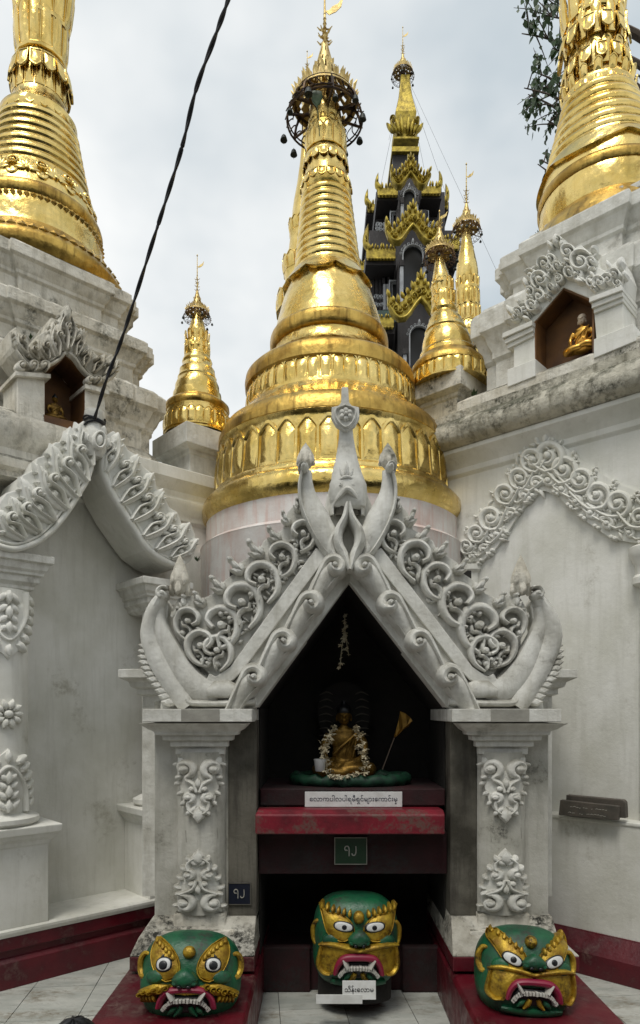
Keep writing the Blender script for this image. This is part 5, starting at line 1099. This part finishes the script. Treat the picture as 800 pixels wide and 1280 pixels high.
# green beaded cushion ring, gold offering fan, plastic cup
m = MB(); cxg = wx(438, 3.72); n = 48
tube(m, [(cxg + .31 * math.cos(2 * PI * i / n), 3.76 + .17 * math.sin(2 * PI * i / n), bz + .03 + .006 * math.sin(i * 2.1)) for i in range(n + 1)], [.032 + .005 * math.sin(i * 2.9) for i in range(n + 1)], 10)
tag(m.build('green_garland_ring', GREEND), 'dark green beaded ring laid round the seat of the golden Buddha', 'ring')
fn = thing('offering_fan', 'crumpled shiny gold paper fan on a thin stick right of the Buddha', 'fan', P(478, 960, 3.66)); pf = plane_px((0, 3.66, 0), (0, -1, 0))
m = MB(); rows = [[(500, 889), (507, 892), (513, 897), (515, 901)], [(498, 900), (503, 902), (509, 906), (511, 908)], [(495, 912), (499, 912), (503, 912), (505, 911)], [(492, 921), (494, 922), (496, 920), (498, 918)]]
v = [pf(x, y, .012 * ((i + j) % 2)) for j, r in enumerate(rows) for i, (x, y) in enumerate(r)]; m.add(v, [(j * 4 + i, j * 4 + i + 1, j * 4 + i + 5, j * 4 + i + 4) for j in range(3) for i in range(3)])
o = m.build('paper', SHADEGOLD, fn, smooth=False); sm = o.modifiers.new('thick', 'SOLIDIFY'); sm.thickness = .001
piece(fn, BARK, lambda m: tube(m, [pf(493, 922), pf(478, 962)], .003, 6), 'stick')
m = MB(); cc_ = P(400, 957, 3.60); lathe(m, (cc_.x, cc_.y), [(.024, cc_.z - .03), (.026, cc_.z - .028), (.034, cc_.z + .035), (.032, cc_.z + .035), (.023, cc_.z - .026)], 20); tag(m.build('drinking_cup', WICK), 'small clear grey plastic cup left of the Buddha garlands', 'cup')
# statues in the niches
q = plL(AN - .12)(69, 527); buddha('tiny dull gold seated Buddha in the ochre niche of the left terrace', q, .17, R_(42), SHADEGOLD)
q = plR(.86)(727, 442); buddha('seated gold robed figure with a pale shaven head in the right terrace niche', q, .26, R_(-38), STATUE, FACEW, False)
# ================================================================== GUARDIAN MASKS
HK = 1.0
def mask(label, c, rx, ry, rz, rot, style, base_drop=0.):
    t = thing('guardian_mask', label, 'mask', (c[0], c[1], c[2] - rz)); Mw = Matrix.Translation(c) @ rot.to_matrix().to_4x4(); p = 3.1 if style == 'B' else 2.7
    def sf(u, v, h=0.):
        uu, vv = max(-.97, min(.97, u)), max(-.97, min(.97, v)); d = max(0.02, 1 - abs(uu) ** p - abs(vv) ** p) ** (1 / p)
        n = Vector((uu * .7, -1, vv * .5)).normalized(); return Mw @ (Vector((rx * u, -ry * d, rz * v)) + n * h)
    m = MB(); n, k = 48, 28; rings = []
    def sp(x): return math.copysign(abs(x) ** (2 / p), x)
    for j in range(1, k):
        a = -PI / 2 + PI * j / k
        rings.append([Mw @ Vector((rx * sp(math.cos(a)) * sp(math.cos(2 * PI * i / n)), ry * sp(math.cos(a)) * sp(math.sin(2 * PI * i / n)), rz * sp(math.sin(a)))) for i in range(n)])
    loft(m, rings)
    if base_drop: 
        b = MB(); lathe(b, (0, 0), [(1.0, -1), (1.0, 0)], 24); 
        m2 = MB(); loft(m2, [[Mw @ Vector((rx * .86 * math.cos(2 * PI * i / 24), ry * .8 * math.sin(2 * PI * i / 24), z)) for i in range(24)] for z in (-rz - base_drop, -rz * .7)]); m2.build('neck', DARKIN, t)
    m.build('head', GREEN, t)
    def pc(mat, nm, fn, par=t):
        q = MB(); fn(q); return q.build(nm, mat, par)
    A = style == 'A'; ox = 0 if A else .04
    for s in (-1, 1):
        if A: out = [(-.62, .80), (-.40, .62), (-.22, .36), (-.16, .12), (-.22, -.06), (-.40, -.14), (-.58, .0), (-.70, .22), (-.74, .48), (-.70, .68)]
        elif style == 'B': out = [(-.88, .80), (-.66, .66), (-.44, .66), (-.24, .56), (-.12, .40), (-.12, .24), (-.30, .12), (-.52, .14), (-.70, .28), (-.78, .50)]
        else: out = [(-.80, .84), (-.62, .84), (-.42, .60), (-.16, .36), (-.10, .14), (-.22, -.02), (-.44, .0), (-.58, .20), (-.72, .44), (-.84, .66)]
        out = [(ox + s * -x, y) for x, y in out]
        ep = pc(MGOLD, 'eye_patch', lambda m: dome(m, sf, out, .020, steps=((1, 0), (.95, .7), (.8, 1.), (.4, 1.15))))
        for k in range(6):      # brow flame tufts
            q = k / 5; bx = (-.60 + .34 * q, .64 - .36 * q) if A else ((-.80 + .6 * q, .72 - .12 * q) if style == 'B' else (-.72 + .5 * q, .76 - .42 * q))
            pc(MGOLD, 'brow_tuft', lambda m: dome(m, sf, leaf(ox - s * bx[0], bx[1] - .02, .17, .05, PI / 2 + s * (.5 if A else .2) * -1, bend=.3 * s), .016, .016), ep)
        pc(MGOLD, 'eye_patch_rim', lambda m: ribbon(m, sf, out + [out[0]], [.016, .016], .012, .004, sm=2), ep)
        ex, ey, ew, eh = (-.44, .20, .13, .13) if A else ((-.33, .41, .19, .088) if style == 'B' else (-.40, .22, .18, .10))
        tl = 0 if A else (-.12 if style == 'B' else -.5)
        def al(w, h, oo=0): return [(ox + s * -(ex + (w * math.cos(a) * math.cos(tl) - h * abs(math.sin(a)) ** .8 * math.copysign(1, math.sin(a)) * math.sin(tl))), ey + w * math.cos(a) * math.sin(tl) + h * math.copysign(abs(math.sin(a)) ** .8, math.sin(a)) * math.cos(tl)) for a in [2 * PI * i / 20 for i in range(20)]]
        pc(BLACK, 'eye_rim', lambda m: dome(m, sf, al(ew * 1.17, eh * 1.22), .006, .022))
        ey_ = pc(EYEW, 'eye', lambda m: dome(m, sf, al(ew, eh), .005, .025))
        pr = eh * .62; pc(BLACK, 'pupil', lambda m: dome(m, sf, disc(ox + s * -(ex + (0 if A else .02)), ey - eh * .15, pr, pr * rx / rz, 14), .004, .029), ey_)
        if A: pc(BLACK, 'eye_rim', lambda m: dome(m, sf, leaf(ox + s * -(ex - ew * .6), ey + eh * .6, .16, .03, PI / 2 + s * .5), .006, .02))
        # ears
        m = MB(); e = [Mw @ Vector((s * rx * x, -ry * y, rz * z)) for x, y, z in ((.80, .60, .42), (.90, .56, .46), (.98, .48, .34), (.98, .44, .14), (.92, .5, -.02), (.82, .60, .02), (.84, .60, .12))]
        tube(m, catmull(e, 5), [.006 + .009 * math.sin(PI * i / 30) for i in range(31)], 8); m.build('ear', MGOLD, t)
        # cheek
        pc(GREEN, 'cheek', lambda m: dome(m, sf, disc(ox + s * .62, -.04 if A else .10, .2, .16, 14), .022))
        # moustache / jowl
        if A:
            pc(MGOLD, 'moustache', lambda m: ribbon(m, sf, [(ox, -.34), (s * .3, -.30), (s * .6, -.30), (s * .93, -.36)], [.07, .09, .13, .05], [.028, .02]))
            for k in range(6): pc(MGOLD, 'moustache_curl', lambda m: scroll(m, sf, s * (.36 + .095 * k), -.25 - .03 * (k % 2) - .02 * k, .065, 1., s, .018, .045, 1.0))
            for k in range(5): pc(MGOLD, 'moustache_curl', lambda m: dome(m, sf, leaf(s * (.62 + .05 * k), -.36, .2, .035, -PI / 2 - s * (.35 - .1 * k)), .03))
        else:
            q = [(ox, -.02), (ox + s * .3, .04), (ox + s * .82, .08), (ox + s * .86, -.12), (ox + s * .90, -.40), (ox + s * .78, -.58), (ox + s * .58, -.62), (ox + s * .50, -.52), (ox + s * .3, -.18), (ox, -.16)]
            pc(MGOLD, 'jowl', lambda m: dome(m, sf, q, .018, c=(ox + s * .45, -.1), steps=((1, 0), (.95, .8), (.6, 1))))
            pc(MGOLD, 'moustache', lambda m: ribbon(m, sf, [(ox, -.06), (ox + s * .25, .0), (ox + s * .6, .05), (ox + s * .84, .02)], [.05, .06, .06, .03], .036))
            pc(MGOLD, 'jowl_rim', lambda m: ribbon(m, sf, [(ox + s * .80, .0), (ox + s * .84, -.2), (ox + s * .86, -.42), (ox + s * .74, -.56), (ox + s * .6, -.56)], [.03, .045, .05, .04, .02], .032))
    # brow bulb and nose
    by = .46 if A else .60
    pc(MGOLD, 'brow_bulb', lambda m: dome(m, sf, disc(ox - .01, by, .125, .135, 16), .034, steps=((1, 0), (.94, .45), (.75, .8), (.4, 1))))
    nb = (-.04, -.10, .25, .20) if A else (ox, .16, .25, .16)
    pc(GREEN, 'nose', lambda m: dome(m, sf, [(nb[0] + nb[2] * math.cos(a) * (1 - .35 * max(0, math.sin(a))), nb[1] + nb[3] * math.sin(a) * (1.25 if math.sin(a) > 0 else .9)) for a in [2 * PI * i / 20 for i in range(20)]], .060, steps=((1, 0), (.95, .4), (.78, .75), (.5, .95), (.25, 1))))
    for s in (-1, 1):
        pc(GREEN, 'nostril', lambda m: dome(m, sf, disc(nb[0] + s * nb[2] * .62, nb[1] - nb[3] * .35, .075, .065, 10), .05))
        pc(BLACK, 'nostril_hole', lambda m: dome(m, sf, disc(nb[0] + s * nb[2] * .3, nb[1] - nb[3] * .62, .035, .03, 8), .006, .052))
    # mouth
    yo = -.12 if A else -.02; mo = .88
    lip = [(-.56, -.52 + yo), (-.50, -.34 + yo), (-.34, -.20 + yo), (0, -.17 + yo), (.34, -.20 + yo), (.50, -.34 + yo), (.56, -.52 + yo)]
    pc(BLACK, 'mouth', lambda m: dome(m, sf, [(ox - .46, -.50 + yo), (ox - .3, -.3 + yo), (ox + .3, -.3 + yo), (ox + .46, -.50 + yo), (ox + .3, -.64 + yo), (ox - .3, -.64 + yo)], .008, .006))
    pc(LIP, 'upper_lip', lambda m: ribbon(m, sf, [(ox + x * mo, y) for x, y in lip], [.05, .065, .08, .075, .08, .065, .05], .036, .002))
    th = [(-.46, -.56 + yo), (-.34, -.43 + yo), (-.2, -.39 + yo), (0, -.38 + yo), (.2, -.39 + yo), (.34, -.43 + yo), (.46, -.56 + yo)]
    cat = catmull([Vector(q) for q in th], 3)
    for i in range(len(cat) - 1):
        a, b = cat[i], cat[i + 1]; d = (b - a); nn = Vector((-d.y, d.x)).normalized() * (.038 + .006 * math.sin(i * 2.3)); g = d * .07
        pc(TEETH, 'tooth', lambda m: dome(m, sf, [(ox + q.x * mo, q.y) for q in (a + g + nn, b - g + nn, b - g - nn, a + g - nn)], .022, .016, steps=((1, 0), (1, .7), (.75, 1))))
    for s in (-1, 1): pc(TEETH, 'fang', lambda m: ribbon(m, sf, [(ox + s * .32, -.20 + yo * 1.1), (ox + s * .28, -.28 + yo), (ox + s * .23, -.37 + yo)], [.016, .036, .04], [.05, .05]))
    # tongue lobes and chin
    for s in (-1, 1):
        pc(MGOLD if not A else GREEN, 'tongue_lobe', lambda m: ribbon(m, sf, [(ox + s * .08, -.50 + yo), (ox + s * .12, -.60 + yo), (ox + s * .2, -.68 + yo)], [.05, .06, .03], .026))
        pc(GREEN, 'chin_lobe', lambda m: dome(m, sf, leaf(ox + s * .16, -.50 + yo, .26, .07, -PI / 2 + s * .8), .028))
    if not A: pc(GREEN, 'chin', lambda m: ribbon(m, sf, [(ox - .6, -.76), (ox, -.80), (ox + .6, -.76)], [.06, .08, .06], .02))
    return t
Y1 = 3.00
mask('green guardian mask with upright leaf shaped gold eye patches, under the left pier', P(240, 1219, Y1), .220, .17, .192, Euler((R_(-22), R_(2), R_(4))), 'A')
mask('green guardian mask standing in the dark hollow under the altar, cards at its chin', P(444, 1172, 3.52), .222, .17, .235, Euler((R_(-4), R_(1), 0)), 'B', .06)
mask('green guardian mask with slanting gold brows, under the right pier', P(652, 1214, Y1), .205, .17, .198, Euler((R_(-20), R_(3), R_(-4))), 'C')
# ================================================================== WOODEN TOWER
D2 = 14.0
tw = thing('spire_tower', 'tall black wooden tower with gilded eaves and a yellow spire far behind', 'tower', P(506, 888, D2 + 2)); tw.location.z = 0; WL[tw.name] = Vector(tw.location)
def tp(dy=0.): return plane_px((0, D2 + dy, 0), (0, -1, 0))
def tbox(nm, mat, x0, x1, y0, y1, d0, d1, bevel=0.):
    a, b = P(x0, y0, D2 + d0), P(x1, y1, D2 + d0); m = MB(); box(m, a.x, b.x, D2 + d0, D2 + d1, b.z, a.z); return m.build(nm, mat, tw, smooth=False, bevel=bevel)
tbox('body', WOODK, 462, 566, 288, 900, .6, 4.2); tbox('body', WOODK, 470, 556, 240, 300, .9, 3.9); tbox('neck', WOODK, 491, 523, 187, 250, 1.4, 3.0)
tbox('bay', WOODK, 497, 546, 330, 900, .1, .7); tbox('bay', WOODK, 495, 533, 262, 345, .4, .9)
tbox('bay', WOODK, 500, 526, 225, 262, .8, 1.3); tbox('cornice', YGOLD, 490, 524, 183, 189, 1.3, 3.1)
for k in range(7): tbox('plank', WOODK, 464 + k * 4.6, 467.6 + k * 4.6, 340, 400, .54, .62)
for k in range(7): tbox('plank', WOODK, 464 + k * 4.6, 467.6 + k * 4.6, 440, 620, .54, .62)
def eave(x0, x1, y, h, d0, d1, seed):
    tbox('eave_board', WOODK, x0 - 1, x1 + 1, y + h * .1, y + h * 1.6, d0 + .06, d1)
    rnd = random.Random(seed); s = tp(d0)
    m = MB(); slab(m, s, [(x0, y), (x1, y), (x1, y + h), (x0, y + h)], -.05, .03); e = m.build('gilded_eave', YGOLD, tw, smooth=False)
    n = max(3, int((x1 - x0) / 4))
    for k in range(n):
        x = x0 + (x1 - x0) * (k + .5) / n; piece(e, YGOLD, lambda m: dome(m, s, leaf(x, y + 1, rnd.uniform(5, 9), 1.6, -PI / 2 + rnd.uniform(-.3, .3)), .05, .02), 'crest_leaf')
        piece(e, YGOLD, lambda m: dome(m, s, leaf(x, y + h - 1, 3.5, 1.4, PI / 2), .04, .02), 'drop_leaf')
def corner_flame(x, y, h, d, lean_):
    s = tp(d); piece(tw, YGOLD, lambda m: [dome(m, s, leaf(x + k * 2.0 * lean_, y, h * (1 - .22 * k), h * .13, -PI / 2 - lean_ * (.25 + .22 * k), bend=.3 * lean_), .08, -.02) for k in range(4)], 'corner_flame')
# eaves, left and right of each bay
for x0, x1, y, h, d0, d1, sd in ((472, 497, 236, 9, .3, 3.4, 1), (527, 551, 234, 9, .3, 3.4, 2), (459, 473, 256, 8, 1.6, 4.0, 3), (550, 560, 252, 8, 1.6, 4.0, 4), (458, 494, 312, 12, .0, 3.6, 5), (533, 574, 300, 12, .0, 3.6, 6), (455, 492, 398, 12, -.3, 3.5, 7), (545, 585, 396, 12, -.3, 3.5, 8), (448, 462, 330, 9, 1.4, 4.2, 9)):
    eave(x0, x1, y, h, d0, d1, sd)
for x, y, h, d, l in ((472, 238, 22, .3, 1), (550, 236, 22, .3, -1), (459, 258, 22, 1.5, 1), (558, 254, 24, 1.5, -1), (459, 314, 34, 0, 1), (572, 302, 30, 0, -1), (457, 400, 26, -.3, 1), (448, 332, 16, 1.4, 1)): corner_flame(x, y, h, d, l)
tbox('green_roof', ROOFG, 470, 495, 388, 402, -.1, .6)
def pediment(cx, top, w, h, d, seed):
    """bat winged gilded gable: flame crest with lobed skirts"""
    s = tp(d); rnd = random.Random(seed)
    half = [(0, top), (w * .10, top + h * .16), (w * .2, top + h * .12), (w * .30, top + h * .34), (w * .42, top + h * .42), (w * .55, top + h * .58), (w * .70, top + h * .62), (w * .86, top + h * .50), (w * 1.0, top + h * .40), (w * .98, top + h * .62), (w * .88, top + h * .85), (w * .66, top + h * 1.0), (w * .44, top + h * .98), (w * .24, top + h * .80), (w * .10, top + h * .60), (0, top + h * .54)]
    o = [(cx + x, y) for x, y in half] + [(cx - x, y) for x, y in half[-2:0:-1]]
    m = MB(); slab(m, s, o, -.10, .02); pe = m.build('gilded_pediment', YGOLD, tw, smooth=False)
    for sg in (-1, 1):
        for k in range(7):
            t = (k + .5) / 7; x = w * t; yt = top + h * (.10 + .55 * min(1, t * 1.35) - (.28 * max(0, t - .7) / .3)); piece(pe, YGOLD, lambda m: dome(m, s, leaf(cx + sg * x, yt + h * .06, h * rnd.uniform(.16, .24), h * .05, -PI / 2 + sg * rnd.uniform(.0, .5)), .06, .03), 'crest_leaf')
            piece(pe, YGOLD, lambda m: scroll(m, s, cx + sg * x * .96, yt + h * .22, h * .085, rnd.uniform(0, 6), sg, h * .022, .06, 1.0, base=.02), 'scroll')
        piece(pe, YGOLD, lambda m: ribbon(m, s, [(cx, top + h * .52), (cx + sg * w * .16, top + h * .66), (cx + sg * w * .42, top + h * .93), (cx + sg * w * .68, top + h * .96), (cx + sg * w * .93, top + h * .72)], [h * .035] * 2, .08), 'rim')
    for k, l in enumerate((.30, .22, .2)): piece(pe, YGOLD, lambda m: dome(m, s, leaf(cx + (0, 1.5, -1.5)[k], top + h * .10, h * l, h * .04, -PI / 2 + (0, .35, -.35)[k]), .06, .02), 'crest_leaf')
pediment(513, 198, 25, 36, -.1, 1); pediment(516, 258, 35, 46, -.5, 2); pediment(526, 346, 42, 54, -.9, 3)
def arch(cx, top, w, bot, d, seed):
    s = tp(d); pts = [(cx - w, bot)] + [(cx - w, top + w * 1.0)] + [(cx - w * math.cos(a), top + w * (1 - math.sin(a))) for a in [PI * k / 10 for k in range(1, 10)]] + [(cx + w, top + w), (cx + w, bot)]
    f = tp(d); a_ = MB(); ribbon(a_, f, pts, [.8, .8], .05, sm=0); ao = a_.build('arch_frame', SILVER, tw)
    piece(ao, BLACK, lambda m: slab(m, tp(d + .03), [(cx - w, bot)] + pts[1:-1] + [(cx + w, bot)], -.02, .0), 'opening', smooth=False)
    for k in range(9):
        a = PI * (k + .5) / 9; piece(ao, SILVER, lambda m: ribbon(m, f, spiral(cx - (w + 2.6) * math.cos(a), top + w - (w + 2.6) * math.sin(a), 1.9, 1, a, 1, .3), [.4, .4], .03, sm=0), 'fret')
    piece(ao, SILVER, lambda m: dome(m, f, leaf(cx, top - 3, 6, 1.5, -PI / 2), .04), 'fret')
arch(511.5, 238, 7.5, 276, .38, 1); arch(516, 307, 12.5, 362, -.02, 2); arch(524, 408, 12, 470, -.12, 3)
def post(x, y0, y1, d, w=2.1): 
    m = MB(); slab(m, tp(d), [(x - w, y0), (x + w, y0), (x + w, y1), (x - w, y1)], -.08, .03); p_ = m.build('post', SILVER, tw, smooth=False)
    piece(p_, WOODK, lambda m: slab(m, tp(d), [(x - w * 1.5, y0 - 3), (x + w * 1.5, y0 - 3), (x + w * 1.5, y0 + 4), (x - w * 1.5, y0 + 4)], -.08, .06), 'cap', smooth=False)
for x, y0, y1, d in ((502.5, 252, 276, .36), (521, 252, 276, .36), (502, 330, 378, -.06), (531, 330, 378, -.06), (506, 440, 520, -.2), (541, 440, 520, -.2), (481, 352, 388, .5), (484, 352, 388, .5)): post(x, y0, y1, d, 2.0 if y1 - y0 > 30 else 1.4)
for x0, y0, x1, y1, d in ((488, 266, 501, 290, .5), (525, 265, 535, 286, .5), (487, 352, 503, 378, .4), (487, 461, 503, 500, .4)):
    s = tp(d); m = MB(); ribbon(m, s, [(x0, y0), (x1, y0), (x1, y1), (x0, y1), (x0, y0 - .5)], [.9, .9], .05, sm=0); w_ = m.build('window_frame', SILVER, tw, smooth=False)
    piece(w_, BLACK, lambda m: slab(m, tp(d + .04), [(x0, y0), (x1, y0), (x1, y1), (x0, y1)], -.01, 0), 'pane', smooth=False); piece(w_, SILVER, lambda m: ribbon(m, s, [(x0 + 3, y1), (x0 + 3, y0 + 3), (x1 - 2, y0 + 3)], [.5, .5], .04, sm=0), 'inner_frame')
for (x0, y0, x1, y1) in ((470, 278, 482, 290), (536, 278, 550, 286), (468, 366, 478, 386)):     # fretwork panels
    for k in range(6): piece(tw, SILVER, lambda m: ribbon(m, tp(.35), spiral(x0 + (x1 - x0) * ((k % 3) + .5) / 3, y0 + (y1 - y0) * (k // 3 + .5) / 2, 2.6, 1.2, k, 1 if k % 2 else -1, .3), [.4, .4], .03, sm=0), 'fret')
# square tapering yellow spire
def sq(lst, mat, nm, d=2.2):
    m = MB(); rings = []
    for py, hw in lst:
        k = (D2 + d) / F; c = P(506, py, D2 + d); w = hw * k; rings.append([c + Vector((w * x, w * y, 0)) for x, y in ((-1, -1), (1, -1), (1, 1), (-1, 1))])
    loft(m, rings); return m.build(nm, mat, tw, smooth=False, bevel=.02)
sq([(187, 16), (184, 16), (183, 12), (177, 12), (172, 15), (169, 15), (168, 11), (150, 13), (140, 11), (128, 8.5), (100, 5.4), (98, 6)], YGOLD, 'spire')
for s in (-1, 1):
    for k in range(4): piece(tw, YGOLD, lambda m: dome(m, tp(1.9), leaf(506 + s * (3 + 3.4 * k), 168, 26 - 3 * k, 3.0, -PI / 2 + s * (.1 + .18 * k), bend=-.25 * s * 0), .08), 'spire_leaf')
    piece(tw, YGOLD, lambda m: scroll(m, tp(1.8), 506 + s * 15, 150, 3.5, PI, -s, 1.2, .08, 1), 'spire_leaf')
lo = P(503.5, 98, D2 + 2.2); hti(tw, (lo.x, lo.y), zpx(97, D2 + 2.2), 14 / F * (D2 + 2.2), 6, 2.4, seed=21, tk=.7)
# guy wires
for a, b, dp in (((505, 95), (486, 175), -1), ((505, 95), (470, 260), 0), ((507, 95), (560, 250), -1.5), ((508, 95), (640, 380), -4), ((507, 95), (530, 210), 0)):
    m = MB(); tube(m, [P(*a, D2 + 2.2), P(*b, D2 + 2 + dp)], .0032, 4); m.build('guy_wire', CABLE, tw)
# ================================================================== TREE behind the right stupa
rnd = random.Random(12); DT = 8.0
tr = thing('tree', 'bodhi tree with small dark heart shaped leaves behind the right stupa', 'tree', P(860, 888, DT)); tr.location.z = 0; WL[tr.name] = Vector(tr.location)
root = Vector(tr.location); m = MB(); trunk = [root + Vector((0, 0, -.1)), root + Vector((.1, .1, 2.5)), root + Vector((-.15, .1, 5.0)), root + Vector((-.35, 0, 7.5)), root + Vector((-.3, 0, 9.6))]
tube(m, catmull(trunk, 6), [interp([.34, .28, .22, .15, .07], i / 24) for i in range(25)], 12); m.build('trunk', BARK, tr)
lv = MB(); limbs = MB()
def hleaf(p, s, d):
    d = Vector(d).normalized(); u = d.orthogonal().normalized(); u = Matrix.Rotation(rnd.uniform(0, 6.28), 3, d) @ u
    lv.add([p, p + d * s * .25 + u * s * .42, p + d * s * .6 + u * s * .34, p + d * s * 1.15, p + d * s * .6 - u * s * .34, p + d * s * .25 - u * s * .42], [(0, 1, 2, 3), (0, 3, 4, 5)])
def sprig(a, b, r, n, depth):
    a, b = Vector(a), Vector(b); mid = a.lerp(b, .5) + Vector((0, 0, .06 * (b - a).length)); pts = catmull([a, mid, b], 5); tube(limbs, pts, [r * (1 - .75 * i / (len(pts) - 1)) for i in range(len(pts))], 5)
    for k in range(n):
        t = rnd.uniform(.25, 1); p = pts[int(t * (len(pts) - 1))]
        if depth: 
            q = p + Vector((rnd.gauss(-.02, .2), rnd.gauss(0, .2), rnd.gauss(-.05, .2))); sprig(p, q, r * .45, 8, depth - 1)
        else: hleaf(p + Vector((rnd.gauss(0, .02), rnd.gauss(0, .03), rnd.gauss(-.01, .02))), rnd.uniform(.045, .085), (rnd.gauss(0, .5), rnd.gauss(0, .5), -1))
for (px, py, t0) in ((652, 42, .93), (660, 118, .80), (655, 110, .86), (676, 200, .72), (690, 60, .9), (682, 20, .97), (700, 130, .78), (676, 300, .55), (672, 205, .68), (690, 8, .98), (668, 90, .85), (684, 150, .76)):
    tpnt = catmull(trunk, 6)[int(t0 * 24)]; e = P(px, py, DT + rnd.uniform(-.3, .4)); mid = tpnt.lerp(e, .62); tube(limbs, catmull([tpnt, tpnt.lerp(e, .3) + Vector((0, 0, .12)), mid], 5), [.05 - .003 * i for i in range(11)], 6); sprig(mid, e, .02, 9 if py < 180 else 3, 1)
for k in range(60):
    t0 = rnd.uniform(.62, 1); tpnt = catmull(trunk, 6)[int(t0 * 24)]; e = tpnt + Vector((rnd.uniform(-.3, 1.6), rnd.uniform(-.8, 1.2), rnd.uniform(-.4, .9))); sprig(tpnt, e, .03, 7, 1)
cr2 = lv.build('foliage', LEAFM, tr, smooth=False, kind='stuff', fix=False); limbs.build('branches', BARK, tr, fix=False)
# ================================================================== POWER CABLE
cb = thing('power_cable', 'black twisted power cable hanging from the sky to the left gable post', 'cable', pc_ + Vector((0, 0, .2)))
pth = [(300, -50, 2.7), (285, 0, 2.8), (268, 48, 2.92), (245, 112, 3.05), (228, 182, 3.18), (209, 245, 3.32), (190, 305, 3.46), (168, 375, 3.62), (150, 430, 3.76), (133, 475, 3.84), (118, 524, pc_.y - .07)]
cp = catmull([P(*q) for q in pth], 14)
for s in (0, PI):
    pts = []
    for i, p in enumerate(cp):
        t = (cp[min(i + 1, len(cp) - 1)] - cp[max(i - 1, 0)]).normalized(); a = t.orthogonal().normalized(); b = t.cross(a); ph = i * .34 + s; pts.append(p + (a * math.cos(ph) + b * math.sin(ph)) * .0045)
    m = MB(); tube(m, pts, .0062, 6); m.build('strand', CABLE, cb)
for k in range(3):
    m = MB(); tube(m, [Vector((pc_.x + .062 * math.cos(a), pc_.y + .062 * math.sin(a), pc_.z + .09 + .016 * k + .012 * math.sin(a * 1.5 + k))) for a in [2 * PI * i / 24 for i in range(25)]], .006, 5, caps=False); m.build('binding_wire', CABLE, cb)
# ================================================================== PERSON at the bottom edge
pe = thing('person', 'person with black hair crouching at the bottom edge, only the crown of the head visible', 'person', (P(92, 1280, 2.0).x, 2.0, 0))
hx, hy = pe.location.x, 2.0; hz = zpx(1273, 2.0)
E_ = lambda x, y, z, a, b, d: ('e', (hx + x, hy + y, hz + z), (a, b, d), None)
blob('body', CLOTH, pe, [E_(0, .02, -.42, .14, .11, .17), E_(0, .0, -.55, .15, .14, .09), ('t', [(hx - .13, hy, hz - .30), (hx - .17, hy + .08, hz - .48), (hx - .06, hy + .22, hz - .42)], [.045, .04, .035]), ('t', [(hx + .13, hy, hz - .30), (hx + .17, hy + .08, hz - .48), (hx + .06, hy + .22, hz - .42)], [.045, .04, .035]),
    ('t', [(hx - .08, hy, hz - .56), (hx - .12, hy + .24, hz - .36), (hx - .1, hy + .16, .06)], [.08, .06, .045]), ('t', [(hx + .08, hy, hz - .56), (hx + .12, hy + .24, hz - .36), (hx + .1, hy + .16, .06)], [.08, .06, .045]), ('t', [(hx, hy, hz - .56), (hx, hy, hz - .22)], [.12, .06])], .014, 4)
blob('head', SKIN, pe, [E_(0, .015, -.115, .068, .085, .10), E_(0, .06, -.15, .05, .05, .05), ('t', [(hx, hy, hz - .30), (hx, hy, hz - .16)], [.045, .042]), ('t', [(hx, hy + .095, hz - .11), (hx, hy + .115, hz - .14)], [.008, .014]), E_(-.07, .01, -.12, .01, .018, .028), E_(.07, .01, -.12, .01, .018, .028)], .007, 3)
m = MB(); rings = []
for j in range(9):
    a = PI * (.5 - .62 * j / 8) if False else PI / 2 - 1.75 * j / 8
    rings.append([Vector((hx + .08 * max(.02, math.cos(a)) * math.cos(2 * PI * i / 28), hy - .005 + .098 * max(.02, math.cos(a)) * math.sin(2 * PI * i / 28), hz - .10 + .10 * math.sin(a) + .003 * math.sin(i * 2.3))) for i in range(28)])
loft(m, rings); m.build('hair', HAIR, pe)
for k in range(4):
    m = MB(); x = hx - .03 + .02 * k; tube(m, [Vector((x, hy - .02, hz - .004)), Vector((x + .01, hy, hz + .006)), Vector((x + .03, hy + .02, hz + .001))], .0006, 4); m.build('hair_wisp', HAIR, pe)

# ================================================================== WEEDS
def weed(label, p, n, L_, seed):
    r = random.Random(seed); m = MB()
    for k in range(n):
        a = r.uniform(0, 6.28); e = r.uniform(.5, 1.3); l = L_ * r.uniform(.6, 1.2); d = Vector((math.cos(a) * math.cos(e), math.sin(a) * math.cos(e), math.sin(e))); s = d.cross(Vector((0, 0, 1))).normalized() * l * .22
        m.add([p, p + d * l * .4 + s, p + d * l, p + d * l * .4 - s, p + d * l * .45 - Vector((0, 0, l * .08))], [(0, 1, 4), (1, 2, 4), (2, 3, 4), (3, 0, 4)])
    tag(m.build('weed', LEAFM, smooth=False), label, 'weed')
weed('small green weed rooted beside the grey topped pedestal right of the central stupa', P(592, 499, 4.72), 16, .07, 1)
weed('tiny green weed sprouting at the lower end of the left wall gable', P(247, 702, 4.3), 10, .045, 2)
weed('little green weed growing on the ledge behind the hood of the left niche', P(38, 424, 4.2), 9, .04, 3)
